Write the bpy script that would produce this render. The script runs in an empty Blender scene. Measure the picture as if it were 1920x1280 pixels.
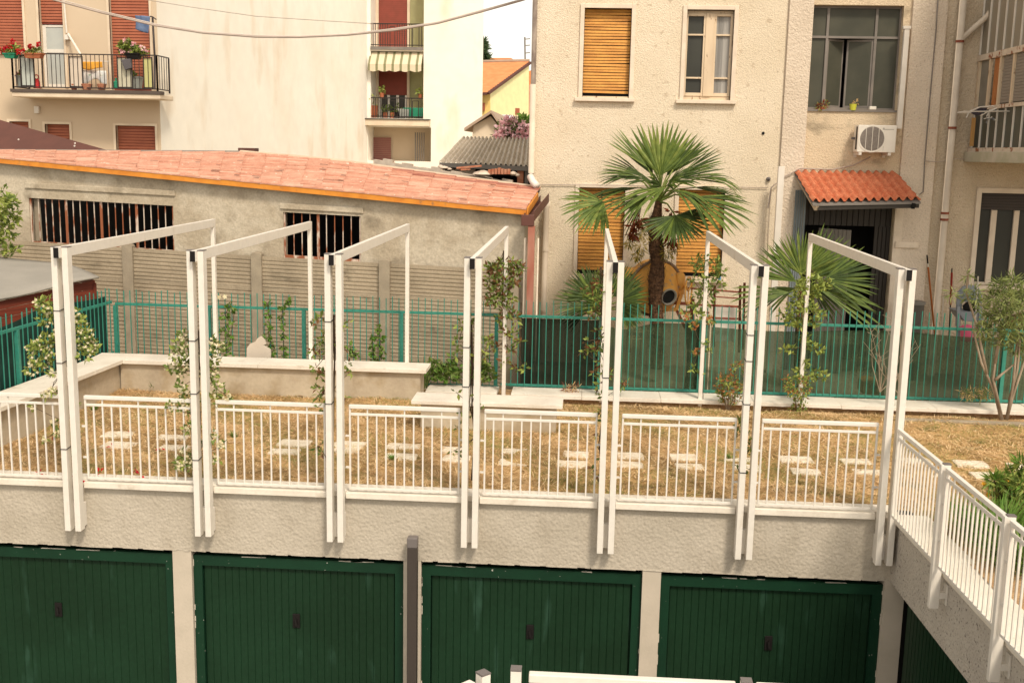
import bpy, math, random
from mathutils import Vector, Matrix
PI=math.pi
sc=bpy.context.scene
COL=sc.collection
rnd=random.Random(7)
# ------------------------------------------------------------------ camera model (solved from the photograph)
CP=Vector((5.6624,-11.5419,3.5774)); YAW,PITCH,ROLL,FPX=-.0633263,.1718908,.0199440,2063.68
def _axes():
    cy,sy=math.cos(YAW),math.sin(YAW);cp,sp=math.cos(PITCH),math.sin(PITCH)
    f=Vector((sy*cp,cy*cp,-sp));r=Vector((cy,-sy,0));u=r.cross(f)
    c,s=math.cos(ROLL),math.sin(ROLL)
    return c*r+s*u,-s*r+c*u,f
CR,CU,CF=_axes()
def at(x,y,**k):
    """world point seen at photo pixel (x,y) on a plane X=, Y= or Z= (or plane=(point,normal))"""
    d=CF+CR*((x-960)/FPX)-CU*((y-640)/FPX)
    if 'plane' in k:
        p,n=k['plane'];return CP+d*((p-CP).dot(n)/d.dot(n))
    (a,v),=k.items();i='XYZ'.index(a)
    return CP+d*((v-CP[i])/d[i])
def pxs(P): return FPX/((Vector(P)-CP).dot(CF))      # pixels per metre at P
cam=bpy.data.cameras.new('camera');cam.sensor_width=36;cam.lens=FPX/1920*36;cam.clip_start=.1;cam.clip_end=2000
co=bpy.data.objects.new('camera',cam);COL.objects.link(co)
m=Matrix((CR,CU,-CF)).transposed().to_4x4();m.translation=CP;co.matrix_world=m
sc.camera=co
# ------------------------------------------------------------------ materials
def hexc(s): 
    s=s.lstrip('#');return tuple(((int(s[i:i+2],16)/255)**2.2) for i in (0,2,4))
def mat(name,col,rough=.8,col2=None,vs=3.,lo=.35,hi=.65,bump=0.,bs=40.,bd=.01,stretch=(1,1,1),detail=6,spec=.3,metal=0.,fine=.0,fs=60.,col3=None,c3s=8.,c3lo=.62,c3hi=.68,c3st=(1,1,1),alpha=1.,trans=0.,vor=False):
    m=bpy.data.materials.new(name);m.use_nodes=True;nt=m.node_tree;N=nt.nodes;L=nt.links
    b=N['Principled BSDF'];b.inputs['Roughness'].default_value=rough;b.inputs['Metallic'].default_value=metal
    b.inputs['Specular IOR Level'].default_value=spec
    tc=N.new('ShaderNodeNewGeometry')
    def mp(st):
        q=N.new('ShaderNodeMapping');q.inputs['Scale'].default_value=st;L.new(tc.outputs['Position'],q.inputs['Vector']);return q
    def noise(sc_,st=(1,1,1),det=detail):
        n=N.new('ShaderNodeTexNoise');n.inputs['Scale'].default_value=sc_;n.inputs['Detail'].default_value=det
        L.new(mp(st).outputs[0],n.inputs['Vector']);return n
    def ramp(src,a,c,lo,hi):
        r=N.new('ShaderNodeValToRGB');e=r.color_ramp.elements;e[0].position=lo;e[1].position=hi
        e[0].color=(*a,1);e[1].color=(*c,1);L.new(src,r.inputs[0]);return r
    cur=None
    if col2 is None: col2=tuple(x*.9 for x in col)
    cur=ramp(noise(vs,stretch).outputs['Fac'],col,col2,lo,hi).outputs[0]
    if col3 is not None:
        f=ramp(noise(c3s,c3st).outputs['Fac'],(0,0,0),(1,1,1),c3lo,c3hi)
        mx=N.new('ShaderNodeMix');mx.data_type='RGBA';L.new(f.outputs[0],mx.inputs[0]);L.new(cur,mx.inputs[6]);mx.inputs[7].default_value=(*col3,1);cur=mx.outputs[2]
    if fine:
        f=ramp(noise(fs).outputs['Fac'],(1-fine,)*3,(1+fine,)*3,.3,.7)
        mx=N.new('ShaderNodeMix');mx.data_type='RGBA';mx.blend_type='MULTIPLY';mx.inputs[0].default_value=1
        L.new(cur,mx.inputs[6]);L.new(f.outputs[0],mx.inputs[7]);cur=mx.outputs[2]
    L.new(cur,b.inputs['Base Color'])
    if bump:
        bp=N.new('ShaderNodeBump');bp.inputs['Strength'].default_value=bump;bp.inputs['Distance'].default_value=bd
        if vor:
            v=N.new('ShaderNodeTexVoronoi');v.inputs['Scale'].default_value=bs;v.feature='SMOOTH_F1'
            nn=noise(bs*.6);add=N.new('ShaderNodeMath');add.operation='ADD'
            L.new(mp((1,1,1)).outputs[0],v.inputs['Vector']);L.new(v.outputs['Distance'],add.inputs[0]);L.new(nn.outputs['Fac'],add.inputs[1]);L.new(add.outputs[0],bp.inputs['Height'])
        else: L.new(noise(bs).outputs['Fac'],bp.inputs['Height'])
        L.new(bp.outputs[0],b.inputs['Normal'])
    if alpha<1:
        b.inputs['Alpha'].default_value=alpha
    if trans: b.inputs['Transmission Weight'].default_value=trans
    return m
def leafmat(name,c,c2,rough=.5,tl=.25):
    m=mat(name,c,rough,c2,vs=9.,lo=.4,hi=.6,spec=.25)
    nt=m.node_tree;N=nt.nodes;L=nt.links;b=N['Principled BSDF'];out=N['Material Output']
    t=N.new('ShaderNodeBsdfTranslucent');mx=N.new('ShaderNodeMixShader');mx.inputs[0].default_value=tl
    src=b.inputs['Base Color'].links[0].from_socket
    L.new(src,t.inputs[0]);L.new(b.outputs[0],mx.inputs[1]);L.new(t.outputs[0],mx.inputs[2]);L.new(mx.outputs[0],out.inputs[0])
    return m
WH=mat('white_paint',(.71,.66,.585),.42,(.69,.64,.56),vs=2.5,spec=.3,fine=.04,fs=14,col3=(.50,.41,.30),c3s=7,c3st=(1,1,.22),c3lo=.66,c3hi=.86)
WHd=mat('white_stone',(.74,.68,.58),.65,(.66,.59,.49),vs=3,bump=.15,bs=60,fine=.05,fs=30,col3=(.52,.45,.35),c3s=5,c3lo=.63,c3hi=.75)
BLK=mat('black_plastic',(.014,.012,.011),.5,spec=.12)
CAP=mat('grey_cap',(.16,.14,.13),.5)
WIRE=mat('tie_wire',(.03,.03,.03),.5)
PLG=mat('grey_spatter_plaster',(.47,.415,.335),.95,(.41,.36,.285),vs=2.2,bump=.42,bs=30,bd=.02,vor=True,fine=.08,fs=70,col3=(.36,.31,.24),c3s=2.2,c3st=(1.4,1,.5),c3lo=.6,c3hi=.8,spec=.1)
PIL=mat('pillar_plaster',(.52,.45,.36),.9,(.47,.41,.325),vs=4,bump=.25,bs=30,spec=.1)
PLS=mat('speckled_plaster',(.50,.45,.38),.95,(.45,.40,.34),vs=3,bump=.7,bs=40,bd=.02,vor=True,col3=(.20,.175,.15),c3s=34,c3lo=.60,c3hi=.66,spec=.1)
GRN=mat('garage_green',(.0095,.033,.0150),.45,(.0075,.025,.0108),vs=1.1,spec=.16,fine=.10,fs=18,col3=(.03,.075,.048),c3s=6,c3st=(1,1,.2),c3lo=.62,c3hi=.82)
GRNf=mat('garage_frame_green',(.0078,.037,.018),.42,(.0068,.030,.015),vs=3,spec=.18,col3=(.5,.48,.42),c3s=26,c3lo=.70,c3hi=.72,c3st=(1,1,1))
CHIP=mat('paint_chip',(.62,.56,.47),.9);DKG=mat('dark_gap',(.012,.011,.01),.9)  # near-black stands in for the shade inside gaps, holes and rooms
PIPE=mat('anthracite_pipe',(.055,.043,.036),.5,(.05,.04,.033))
TEAL=mat('teal_fence',(.04,.215,.155),.45,(.03,.20,.15),vs=6,spec=.35,fine=.1,fs=20)
def netmat(name,c,c2,a):
    m=mat(name,c,.9,c2,vs=3.,spec=.05,fine=.25,fs=90,stretch=(1,1,2.5))
    nt=m.node_tree;N=nt.nodes;L=nt.links;b=N['Principled BSDF'];out=N['Material Output']
    t=N.new('ShaderNodeBsdfTransparent');t.inputs[0].default_value=(.75,.9,.78,1);mx=N.new('ShaderNodeMixShader');mx.inputs[0].default_value=a
    L.new(t.outputs[0],mx.inputs[1]);L.new(b.outputs[0],mx.inputs[2]);L.new(mx.outputs[0],out.inputs[0]);return m
NET=netmat('shade_net',(.04,.062,.036),(.065,.088,.048),.80)
NETd=netmat('shade_net_double',(.012,.02,.014),(.008,.014,.010),.90)
TARP=mat('dark_green_tarp',(.010,.048,.036),.7,(.007,.03,.023),vs=4)
CONC=mat('old_concrete_panel',(.38,.31,.22),.95,(.29,.235,.165),vs=1.8,bump=.5,bs=45,fine=.12,fs=35,col3=(.16,.13,.09),c3s=2.6,c3lo=.60,c3hi=.78,c3st=(1,1,2.2),spec=.1)
CONP=mat('concrete_post',(.33,.275,.20),.95,(.27,.225,.165),vs=5,bump=.4,bs=50,fine=.1,spec=.1)
SHW=mat('crumbling_plaster',(.395,.33,.24),.95,(.49,.425,.325),vs=1.5,lo=.48,hi=.60,bump=.7,bs=9,bd=.03,fine=.12,fs=30,col3=(.23,.19,.135),c3s=2.6,c3lo=.58,c3hi=.75,spec=.1)
LWW=mat('low_wall_concrete',(.49,.415,.305),.95,(.40,.33,.24),vs=2.2,bump=.3,bs=40,fine=.06,fs=20,col3=(.30,.22,.115),c3s=2.3,c3lo=.50,c3hi=.75,spec=.1)
ORG=mat('orange_board',(.66,.26,.035),.7,(.55,.19,.025),vs=5,col3=(.3,.14,.06),c3s=9,c3lo=.62,c3hi=.75)
TILE=mat('pink_tiles',(.46,.215,.14),.85,(.56,.30,.205),vs=5,lo=.35,hi=.65,bump=.3,bs=60,fine=.12,fs=26,col3=(.74,.54,.43),c3s=16,c3lo=.65,c3hi=.70)
TIL2=mat('red_canopy_tiles',(.54,.19,.095),.8,(.46,.125,.055),vs=9,bump=.2,bs=60,fine=.12,fs=30)
RUST=mat('rusty_white_bar',(.27,.09,.04),.85,(.58,.48,.39),vs=9,lo=.47,hi=.56,stretch=(1,1,.3),bump=.2,bs=80)
RUSTd=mat('rust_pipe',(.20,.05,.03),.8,(.28,.09,.05),vs=12)
BEI=mat('beige_roughcast',(.69,.59,.45),.95,(.63,.53,.39),vs=1.2,bump=.45,bs=56,bd=.02,vor=True,fine=.14,fs=44,col3=(.50,.40,.285),c3s=9,c3lo=.60,c3hi=.70,spec=.1)
BEIp=mat('pinkish_roughcast',(.66,.555,.44),.95,(.60,.50,.39),vs=1.5,bump=.6,bs=34,bd=.02,vor=True,fine=.12,fs=50,col3=(.45,.36,.28),c3s=30,c3lo=.62,c3hi=.70,spec=.1)
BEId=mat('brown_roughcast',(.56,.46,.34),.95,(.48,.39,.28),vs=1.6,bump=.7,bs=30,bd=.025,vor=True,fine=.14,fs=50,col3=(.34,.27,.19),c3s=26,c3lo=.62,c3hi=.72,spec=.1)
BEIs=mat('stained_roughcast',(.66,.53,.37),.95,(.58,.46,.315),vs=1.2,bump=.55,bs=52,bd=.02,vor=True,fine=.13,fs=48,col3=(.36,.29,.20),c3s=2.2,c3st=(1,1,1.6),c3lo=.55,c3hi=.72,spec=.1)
RUSTw=mat('peeling_rusty_cream',(.62,.52,.41),.8,(.55,.45,.35),vs=8,bump=.2,bs=60,col3=(.27,.10,.045),c3s=7,c3lo=.57,c3hi=.63)
TRIM=mat('window_surround',(.72,.61,.48),.7,(.64,.53,.41),vs=6,fine=.06)
YSH=mat('yellow_shutter',(.62,.29,.058),.6,(.47,.20,.038),vs=2.6,stretch=(1,1,5),lo=.4,hi=.68,fine=.1,fs=20,col3=(.30,.15,.05),c3s=5,c3st=(.6,1,6),c3lo=.66,c3hi=.75)
RSH=mat('brown_shutter',(.36,.11,.055),.6,(.31,.09,.045),vs=3)
RSHd=mat('wine_shutter',(.26,.055,.035),.6,(.22,.05,.03),vs=3)
OLDW=mat('peeling_white_wood',(.66,.52,.36),.7,(.58,.45,.31),vs=5,stretch=(1,1,.3),col3=(.25,.15,.09),c3s=16,c3st=(1,1,.35),c3lo=.64,c3hi=.69)
GLS=mat('dark_glass',(.045,.045,.038),.2,(.06,.06,.05),vs=1.,spec=.12)
GLS2=mat('dusty_glass',(.062,.062,.046),.35,(.085,.082,.06),vs=2,spec=.15)
CURT=mat('curtain',(.36,.34,.31),.8,(.20,.19,.175),vs=7,stretch=(3,3,.05))
MET=mat('dull_metal_frame',(.22,.19,.165),.5,(.17,.15,.13))
PVC=mat('cream_pvc_pipe',(.66,.56,.44),.5,(.58,.48,.37),vs=4)
ALU=mat('white_alu',(.72,.66,.58),.45,(.64,.58,.5))
ACW=mat('appliance_white',(.78,.72,.63),.4)
ACG=mat('fan_grille',(.20,.17,.145),.5,(.26,.22,.19),vs=30)
CORD=mat('dark_corrugated_door',(.045,.037,.029),.6,(.032,.026,.02),vs=2,stretch=(1,1,.4))
CORZ=mat('zinc_sheet',(.20,.23,.24),.5,(.16,.185,.19),vs=3)
CRE=mat('cream_plaster',(.84,.79,.69),.95,(.80,.72,.60),vs=.35,lo=.45,hi=.75,fine=.03,fs=2.2,col3=(.70,.58,.43),c3s=.9,c3lo=.56,c3hi=.82,c3st=(1,1,.38),spec=.1)
CREf=mat('tan_plaster',(.54,.425,.30),.95,(.58,.46,.33),vs=.5,spec=.1)
CREs=mat('cream_slab',(.70,.58,.43),.9,(.6,.48,.35),vs=2)
OLV=mat('olive_panel',(.40,.38,.20),.8)
BROF=mat('brown_sheet_roof',(.115,.045,.033),.6,(.10,.04,.03),vs=3)
IRON=mat('black_iron',(.035,.025,.022),.5)
AWN=mat('awning_cloth',(.66,.56,.40),.8)
def add_stripes(m,axis,scale,c):
    nt=m.node_tree;N=nt.nodes;L=nt.links;b=N['Principled BSDF']
    w=N.new('ShaderNodeTexWave');w.bands_direction=axis;w.inputs['Scale'].default_value=scale
    tc=N.new('ShaderNodeTexCoord');L.new(tc.outputs['Object'],w.inputs['Vector'])
    r=N.new('ShaderNodeValToRGB');r.color_ramp.elements[0].position=.74;r.color_ramp.elements[1].position=.84
    src=b.inputs['Base Color'].links[0].from_socket
    L.new(w.outputs['Fac'],r.inputs[0]);mx=N.new('ShaderNodeMix');mx.data_type='RGBA';L.new(r.outputs[0],mx.inputs[0]);L.new(src,mx.inputs[6]);mx.inputs[7].default_value=(*c,1);L.new(mx.outputs[2],b.inputs['Base Color'])
add_stripes(AWN,'X',.85,(.22,.21,.11))
SOIL=mat('straw_ground',(.58,.38,.175),.95,(.42,.27,.105),vs=2.6,bump=.8,bs=60,bd=.03,fine=.25,fs=70,col3=(.235,.20,.075),c3s=4.2,c3lo=.52,c3hi=.68,spec=.05)
SOILb=mat('bare_soil',(.36,.225,.12),.95,(.46,.30,.155),vs=6,bump=.8,bs=40,bd=.03,fine=.25,fs=40,spec=.05)
GRND=mat('yard_ground',(.42,.36,.27),.95,(.34,.29,.21),vs=.8,bump=.4,bs=20,fine=.1,fs=10,spec=.1)
ASPH=mat('driveway_concrete',(.30,.27,.23),.9,(.25,.23,.2),vs=1,bump=.3,bs=40)
STON=mat('pebble_slab',(.80,.71,.56),.9,(.66,.55,.40),vs=18,bump=.9,bs=55,bd=.02,vor=True,fine=.16,fs=60,col3=(.5,.38,.2),c3s=5,c3lo=.60,c3hi=.72)
WOOD=mat('red_stained_boards',(.17,.035,.017),.6,(.12,.024,.012),vs=3,stretch=(.4,.4,8),bump=.3,bs=30)
FELT=mat('grey_roof_felt',(.30,.275,.235),.95,(.26,.24,.205),vs=2,fine=.06,fs=80)
BARK=mat('palm_fibre',(.17,.085,.042),.95,(.065,.034,.018),vs=10,stretch=(1,1,2.2),bump=1.,bs=26,bd=.05,fine=.3,fs=30)
TRNK=mat('shrub_stem',(.36,.29,.21),.9,(.24,.18,.125),vs=12,stretch=(1,1,.3),bump=.4,bs=40)
STEM=mat('vine_stem',(.10,.06,.035),.9,(.07,.05,.03),vs=14)
P1=leafmat('palm_green',(.135,.185,.034),(.085,.13,.026));P2=leafmat('palm_dark_green',(.07,.105,.024),(.042,.070,.018));P3=leafmat('palm_pale_green',(.225,.265,.06),(.15,.20,.042))
PY=leafmat('palm_yellow',(.52,.38,.06),(.38,.29,.06));PBR=leafmat('dead_red_brown',(.24,.055,.015),(.15,.04,.02))
L1=leafmat('jasmine_leaf',(.17,.225,.05),(.11,.16,.035));L2=leafmat('jasmine_leaf_light',(.34,.38,.09),(.26,.32,.07));L3=leafmat('bronze_leaf',(.22,.10,.04),(.13,.06,.025))
LF=leafmat('jasmine_flower',(.74,.67,.46),(.66,.57,.34),tl=.3)
LR=leafmat('young_red_leaf',(.42,.14,.045),(.32,.17,.05));LO=leafmat('oleander_leaf',(.19,.24,.07),(.27,.30,.10));LOd=leafmat('oleander_leaf_dark',(.085,.115,.035),(.12,.15,.05))
LG=leafmat('vivid_vine_leaf',(.15,.27,.04),(.10,.20,.03));LD=leafmat('dark_conifer',(.05,.09,.035),(.08,.12,.05))
FR=leafmat('red_petals',(.60,.02,.02),(.45,.015,.03));FP=leafmat('pink_petals',(.80,.42,.45),(.84,.56,.56));FYL=leafmat('yellow_petals',(.80,.42,.03),(.8,.35,.02))
ST1=leafmat('straw_blade',(.70,.48,.25),(.57,.37,.175),.8,.15);ST2=leafmat('olive_blade',(.33,.29,.09),(.25,.25,.07),.8,.2);ST4=leafmat('brown_straw_blade',(.38,.24,.10),(.28,.175,.07),.8,.15);ST3=leafmat('pale_straw_blade',(.80,.60,.35),(.7,.5,.26),.8,.15)
TER=mat('terracotta_pot',(.40,.13,.06),.8);GPOT=mat('grey_planter',(.33,.34,.30),.6);GREENP=mat('green_plastic',(.02,.22,.12),.5);REDP=mat('red_plastic',(.55,.02,.02),.5)
JEAN=mat('blue_denim',(.085,.125,.22),.9,(.13,.18,.29),vs=6);YCL=mat('orange_cloth',(.75,.36,.05),.9);WCL=mat('white_cloth',(.78,.72,.66),.9,(.6,.62,.6),vs=7,col3=(.25,.35,.2),c3s=11)
YEL=mat('yellow_house',(.82,.74,.40),.95);YEL2=mat('yellow_house_front',(.80,.58,.20),.95)
OTIL=mat('orange_roof_tiles',(.68,.27,.11),.85,(.60,.22,.085),vs=3)
ASB=mat('grey_corrugated_sheet',(.62,.54,.44),.95,(.48,.41,.32),vs=4,fine=.15,fs=14)
ASBs=mat('old_brown_roof',(.40,.29,.21),.9)
MIX=mat('mixer_orange',(.72,.36,.075),.55,(.62,.29,.06),vs=4,col3=(.38,.26,.15),c3s=9,c3lo=.6,c3hi=.68,bump=.1,bs=30)
CABL=mat('cable_grey',(.44,.36,.30),.6,(.36,.29,.24))
CHAIR=mat('blue_grey_plastic',(.235,.25,.265),.5);PINK=mat('pink_plastic',(.62,.10,.18),.5)
BRK=mat('old_brick',(.34,.11,.055),.9,(.42,.2,.12),vs=8);RUB=mat('rubble',(.6,.5,.4),.95,(.45,.36,.28),vs=6)
POLEo=mat('orange_pole',(.45,.14,.035),.6);POLEr=mat('red_pole',(.30,.03,.02),.6)
LIME=mat('lime_pot',(.55,.55,.06),.5)
# ------------------------------------------------------------------ mesh building
class MB:
    def __init__(s): s.v=[];s.f=[];s.mi=[];s.k=0;s.smooth=False
    def add(s,vs,fs):
        o=len(s.v);s.v+=[Vector(v) for v in vs];s.f+=[tuple(o+i for i in f) for f in fs];s.mi+=[s.k]*len(fs);return s
    def hexa(s,p):  # 8 points: bottom 0-3, top 4-7
        return s.add(p,[(3,2,1,0),(4,5,6,7),(0,1,5,4),(1,2,6,5),(2,3,7,6),(3,0,4,7)])
    def box(s,x0,x1,y0,y1,z0,z1): return s.hexa([(x0,y0,z0),(x1,y0,z0),(x1,y1,z0),(x0,y1,z0),(x0,y0,z1),(x1,y0,z1),(x1,y1,z1),(x0,y1,z1)])
    def bar(s,a,b,w,h,up=(0,0,1)):
        a=Vector(a);b=Vector(b);d=(b-a).normalized();u=Vector(up)
        if abs(d.dot(u))>.98:u=Vector((0,1,0))
        r=d.cross(u).normalized()*(w/2);u=r.cross(d).normalized()*(h/2)
        return s.hexa([a-r-u,a+r-u,b+r-u,b-r-u,a-r+u,a+r+u,b+r+u,b-r+u])
    def tube(s,pts,rad,n=8,cap=True):
        pts=[Vector(p) for p in pts];N=len(pts)
        if not hasattr(rad,'__len__'):rad=[rad]*N
        o=len(s.v);pu=None
        for i,p in enumerate(pts):
            d=(pts[min(i+1,N-1)]-pts[max(i-1,0)]).normalized()
            u=Vector((0,0,1)) if abs(d.z)<.95 else Vector((0,1,0))
            r=d.cross(u).normalized();u=r.cross(d)
            if pu is not None:
                r2=(pu-d*pu.dot(d));
                if r2.length>1e-4:r=r2.normalized();u=r.cross(d)
            pu=r
            for k in range(n):
                a=2*PI*k/n;s.v.append(p+(r*math.cos(a)+u*math.sin(a))*rad[i])
        for i in range(N-1):
            for k in range(n):
                s.f.append((o+i*n+k,o+i*n+(k+1)%n,o+(i+1)*n+(k+1)%n,o+(i+1)*n+k));s.mi.append(s.k)
        if cap:
            s.f.append(tuple(o+k for k in range(n)));s.f.append(tuple(o+(N-1)*n+k for k in range(n)));s.mi+=[s.k]*2
        return s
    def ring(s,c,ax,R,r,n=28,m=6,squash=None):
        c=Vector(c);ax=Vector(ax).normalized();u=ax.orthogonal().normalized();w=ax.cross(u)
        o=len(s.v)
        for i in range(n):
            a=2*PI*i/n;d=u*math.cos(a)+w*math.sin(a)
            for k in range(m):
                b=2*PI*k/m;s.v.append(c+d*(R+r*math.cos(b))+ax*(r*math.sin(b)*(squash or 1)))
        for i in range(n):
            for k in range(m):
                s.f.append((o+i*m+k,o+((i+1)%n)*m+k,o+((i+1)%n)*m+(k+1)%m,o+i*m+(k+1)%m));s.mi.append(s.k)
        return s
    def lathe(s,c,ax,prof,n=20):
        c=Vector(c);ax=Vector(ax).normalized();u=ax.orthogonal().normalized();w=ax.cross(u);o=len(s.v)
        for (h,r) in prof:
            for k in range(n):
                a=2*PI*k/n;s.v.append(c+ax*h+(u*math.cos(a)+w*math.sin(a))*r)
        for i in range(len(prof)-1):
            for k in range(n):
                s.f.append((o+i*n+k,o+i*n+(k+1)%n,o+(i+1)*n+(k+1)%n,o+(i+1)*n+k));s.mi.append(s.k)
        return s
    def prism(s,poly,d):     # poly: 3-D points in order, extruded by vector d
        n=len(poly);d=Vector(d);p=[Vector(q) for q in poly]
        return s.add(p+[q+d for q in p],[tuple(range(n))[::-1],tuple(range(n,2*n))]+[(i,(i+1)%n,n+(i+1)%n,n+i) for i in range(n)])
    def grid(s,fn,nu,nv):
        o=len(s.v)
        for i in range(nu+1):
            for j in range(nv+1): s.v.append(Vector(fn(i/nu,j/nv)))
        for i in range(nu):
            for j in range(nv):
                a=o+i*(nv+1)+j;s.f.append((a,a+nv+1,a+nv+2,a+1));s.mi.append(s.k)
        return s
    def build(s,name,mats,parent=None,smooth=None,bevel=0,solid=0):
        me=bpy.data.meshes.new(name)
        off=Vector((0,0,0));q=parent
        while q: off+=q.location;q=q.parent
        me.from_pydata([tuple(v-off) for v in s.v],[],s.f)
        for m_ in (mats if isinstance(mats,(list,tuple)) else [mats]): me.materials.append(m_)
        me.polygons.foreach_set('material_index',s.mi)
        sm=s.smooth if smooth is None else smooth
        if sm: me.polygons.foreach_set('use_smooth',[True]*len(s.f))
        me.update()
        o=bpy.data.objects.new(name,me);COL.objects.link(o);o.parent=parent
        if bevel:
            b=o.modifiers.new('bevel','BEVEL');b.width=bevel;b.segments=2;b.limit_method='ANGLE'
        if solid:
            b=o.modifiers.new('solid','SOLIDIFY');b.thickness=solid;b.offset=0
        return o
def tag(o,label=None,cat=None,group=None,kind=None):
    if label:o['label']=label
    if cat:o['category']=cat
    if group:o['group']=group
    if kind:o['kind']=kind
    return o
def thing(name,label,cat,loc=(0,0,0),group=None):
    o=bpy.data.objects.new(name,None);o.empty_display_size=.1;COL.objects.link(o);o.location=loc
    return tag(o,label,cat,group)
def copy_tree(o,parent=None,d=None):
    c=o.copy();COL.objects.link(c);c.parent=parent
    if d is not None:c.location=o.location+Vector(d)
    for ch in list(o.children):copy_tree(ch,c)
    return c
def wall_holes(mb,x0,x1,z0,z1,y,holes,dep=.22,fn=None):
    """front face at y with rectangular holes and their reveals; fn maps (x,y,z)->point"""
    fn=fn or (lambda x,y,z:(x,y,z))
    xs=sorted({x0,x1,*[h[0] for h in holes],*[h[1] for h in holes]});zs=sorted({z0,z1,*[h[2] for h in holes],*[h[3] for h in holes]})
    xs=[x for x in xs if x0<=x<=x1];zs=[z for z in zs if z0<=z<=z1]
    for i in range(len(xs)-1):
        for j in range(len(zs)-1):
            cx=(xs[i]+xs[i+1])/2;cz=(zs[j]+zs[j+1])/2
            if any(h[0]<cx<h[1] and h[2]<cz<h[3] for h in holes):continue
            mb.add([fn(xs[i],y,zs[j]),fn(xs[i+1],y,zs[j]),fn(xs[i+1],y,zs[j+1]),fn(xs[i],y,zs[j+1])],[(0,1,2,3)])
    for h in holes:
        a,b,c,d=h[:4];q=[(a,c),(b,c),(b,d),(a,d)]
        for k in range(4):
            p,r=q[k],q[(k+1)%4]
            mb.add([fn(p[0],y,p[1]),fn(r[0],y,r[1]),fn(r[0],y+dep,r[1]),fn(p[0],y+dep,p[1])],[(0,1,2,3)])
    return mb
def slats(x0,x1,z0,z1,y,pitch,jit=0.,seed=1,tilt=.25,th=.012,hf=.9):
    r=random.Random(seed);b=MB();z=z1
    while z-pitch*.9>z0:
        dz=r.uniform(-jit,jit);dz2=r.uniform(-jit,jit);h=pitch*hf
        b.hexa([(x0,y-th,z-h+dz),(x1,y-th,z-h+dz2),(x1,y,z-h+dz2+.004),(x0,y,z-h+dz+.004),(x0,y,z+dz*.6),(x1,y,z+dz2*.6),(x1,y+th,z+dz2*.6),(x0,y+th,z+dz*.6)])
        z-=pitch
    return b
# ------------------------------------------------------------------ vegetation helpers
def rv(r): 
    while 1:
        v=Vector((r.uniform(-1,1),r.uniform(-1,1),r.uniform(-1,1)))
        if 0.05<v.length<1:return v
def leaf(b,p,d,w,L,W,fold=.25):
    d=d.normalized();s=d.cross(w)
    if s.length<1e-3:s=d.orthogonal()
    s.normalize();n=s.cross(d)
    b.add([p,p+d*L*.45+s*W*.5+n*fold*W,p+d*L,p+d*L*.45-s*W*.5+n*fold*W],[(0,1,2),(0,2,3)])
def foliage(b,clusters,n,L,W,ks,seed,dens=None,up=.3):
    r=random.Random(seed)
    for c,rad in clusters:
        m=n if dens is None else int(n*(rad/dens)**2)
        for _ in range(int(max(4,m))):
            q=rv(r);p=Vector(c)+q*rad*(.55+.45*r.random())
            d=(rv(r).normalized()+q.normalized()*.7+Vector((0,0,up-.3)));b.k=r.choice(ks)
            s=r.uniform(.7,1.25);leaf(b,p,d,rv(r),L*s,W*s)
    return b
def flowers(b,clusters,n,R,seed,k=0,toward=Vector((0,-1,.4))):
    r=random.Random(seed)
    for c,rad in clusters:
        for _ in range(n):
            q=rv(r);
            if q.y>0:q.y*=-.6
            p=Vector(c)+q.normalized()*rad*r.uniform(.6,1.05)
            nn=(toward+rv(r)*.8).normalized();u=nn.orthogonal().normalized();w=nn.cross(u);b.k=k
            a0=r.random()*6;pts=[p+nn*.004]
            for i in range(10):
                a=a0+PI*i/5;R_=R*(1. if i%2==0 else .55)*r.uniform(.85,1.15);pts.append(p+(u*math.cos(a)+w*math.sin(a))*R_)
            b.add(pts,[(0,1+i,1+(i+1)%10) for i in range(10)])
    return b
def PC(lst,Y,dy=0.,seed=3):   # clusters given in photo pixels at depth Y
    r=random.Random(seed);o=[]
    for x,y,rp in lst:
        P=at(x,y,Y=Y+r.uniform(-dy,dy));o.append((P,rp/pxs(P)))
    return o
def fan(b,hub,d,n,R,spread,nl,droop,r,ks,wf=1.):
    d=d.normalized();n=(n-d*n.dot(d)).normalized();s=n.cross(d)
    for i in range(nl):
        a=(i/(nl-1)-.5)*spread+r.uniform(-.02,.02)
        q=d*math.cos(a)+s*math.sin(a);q=(q+n*(.06*(i%2)-.03)).normalized()
        Ln=R*(.72+.28*math.cos(a*.55))*r.uniform(.9,1.05);W=R*1.0*spread/nl*wf
        sd=q.cross(n).normalized();b.k=r.choice(ks);dr=droop*r.uniform(.7,1.3)
        P=[];segs=((0,.10),(.28,.46),(.55,.74),(.8,.5),(1,.04))
        for t,wd in segs:
            c=hub+q*Ln*t*(1-.12*dr*t*t)-Vector((0,0,1))*dr*Ln*t**2.6*.55
            P+=[c-sd*W*wd*.5,c+n*W*.18*wd,c+sd*W*wd*.5]
        fs=[]
        for k in range(len(segs)-1):
            o=3*k;fs+=[(o,o+3,o+4,o+1),(o+1,o+4,o+5,o+2)]
        b.add(P,fs)
    return b
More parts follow.
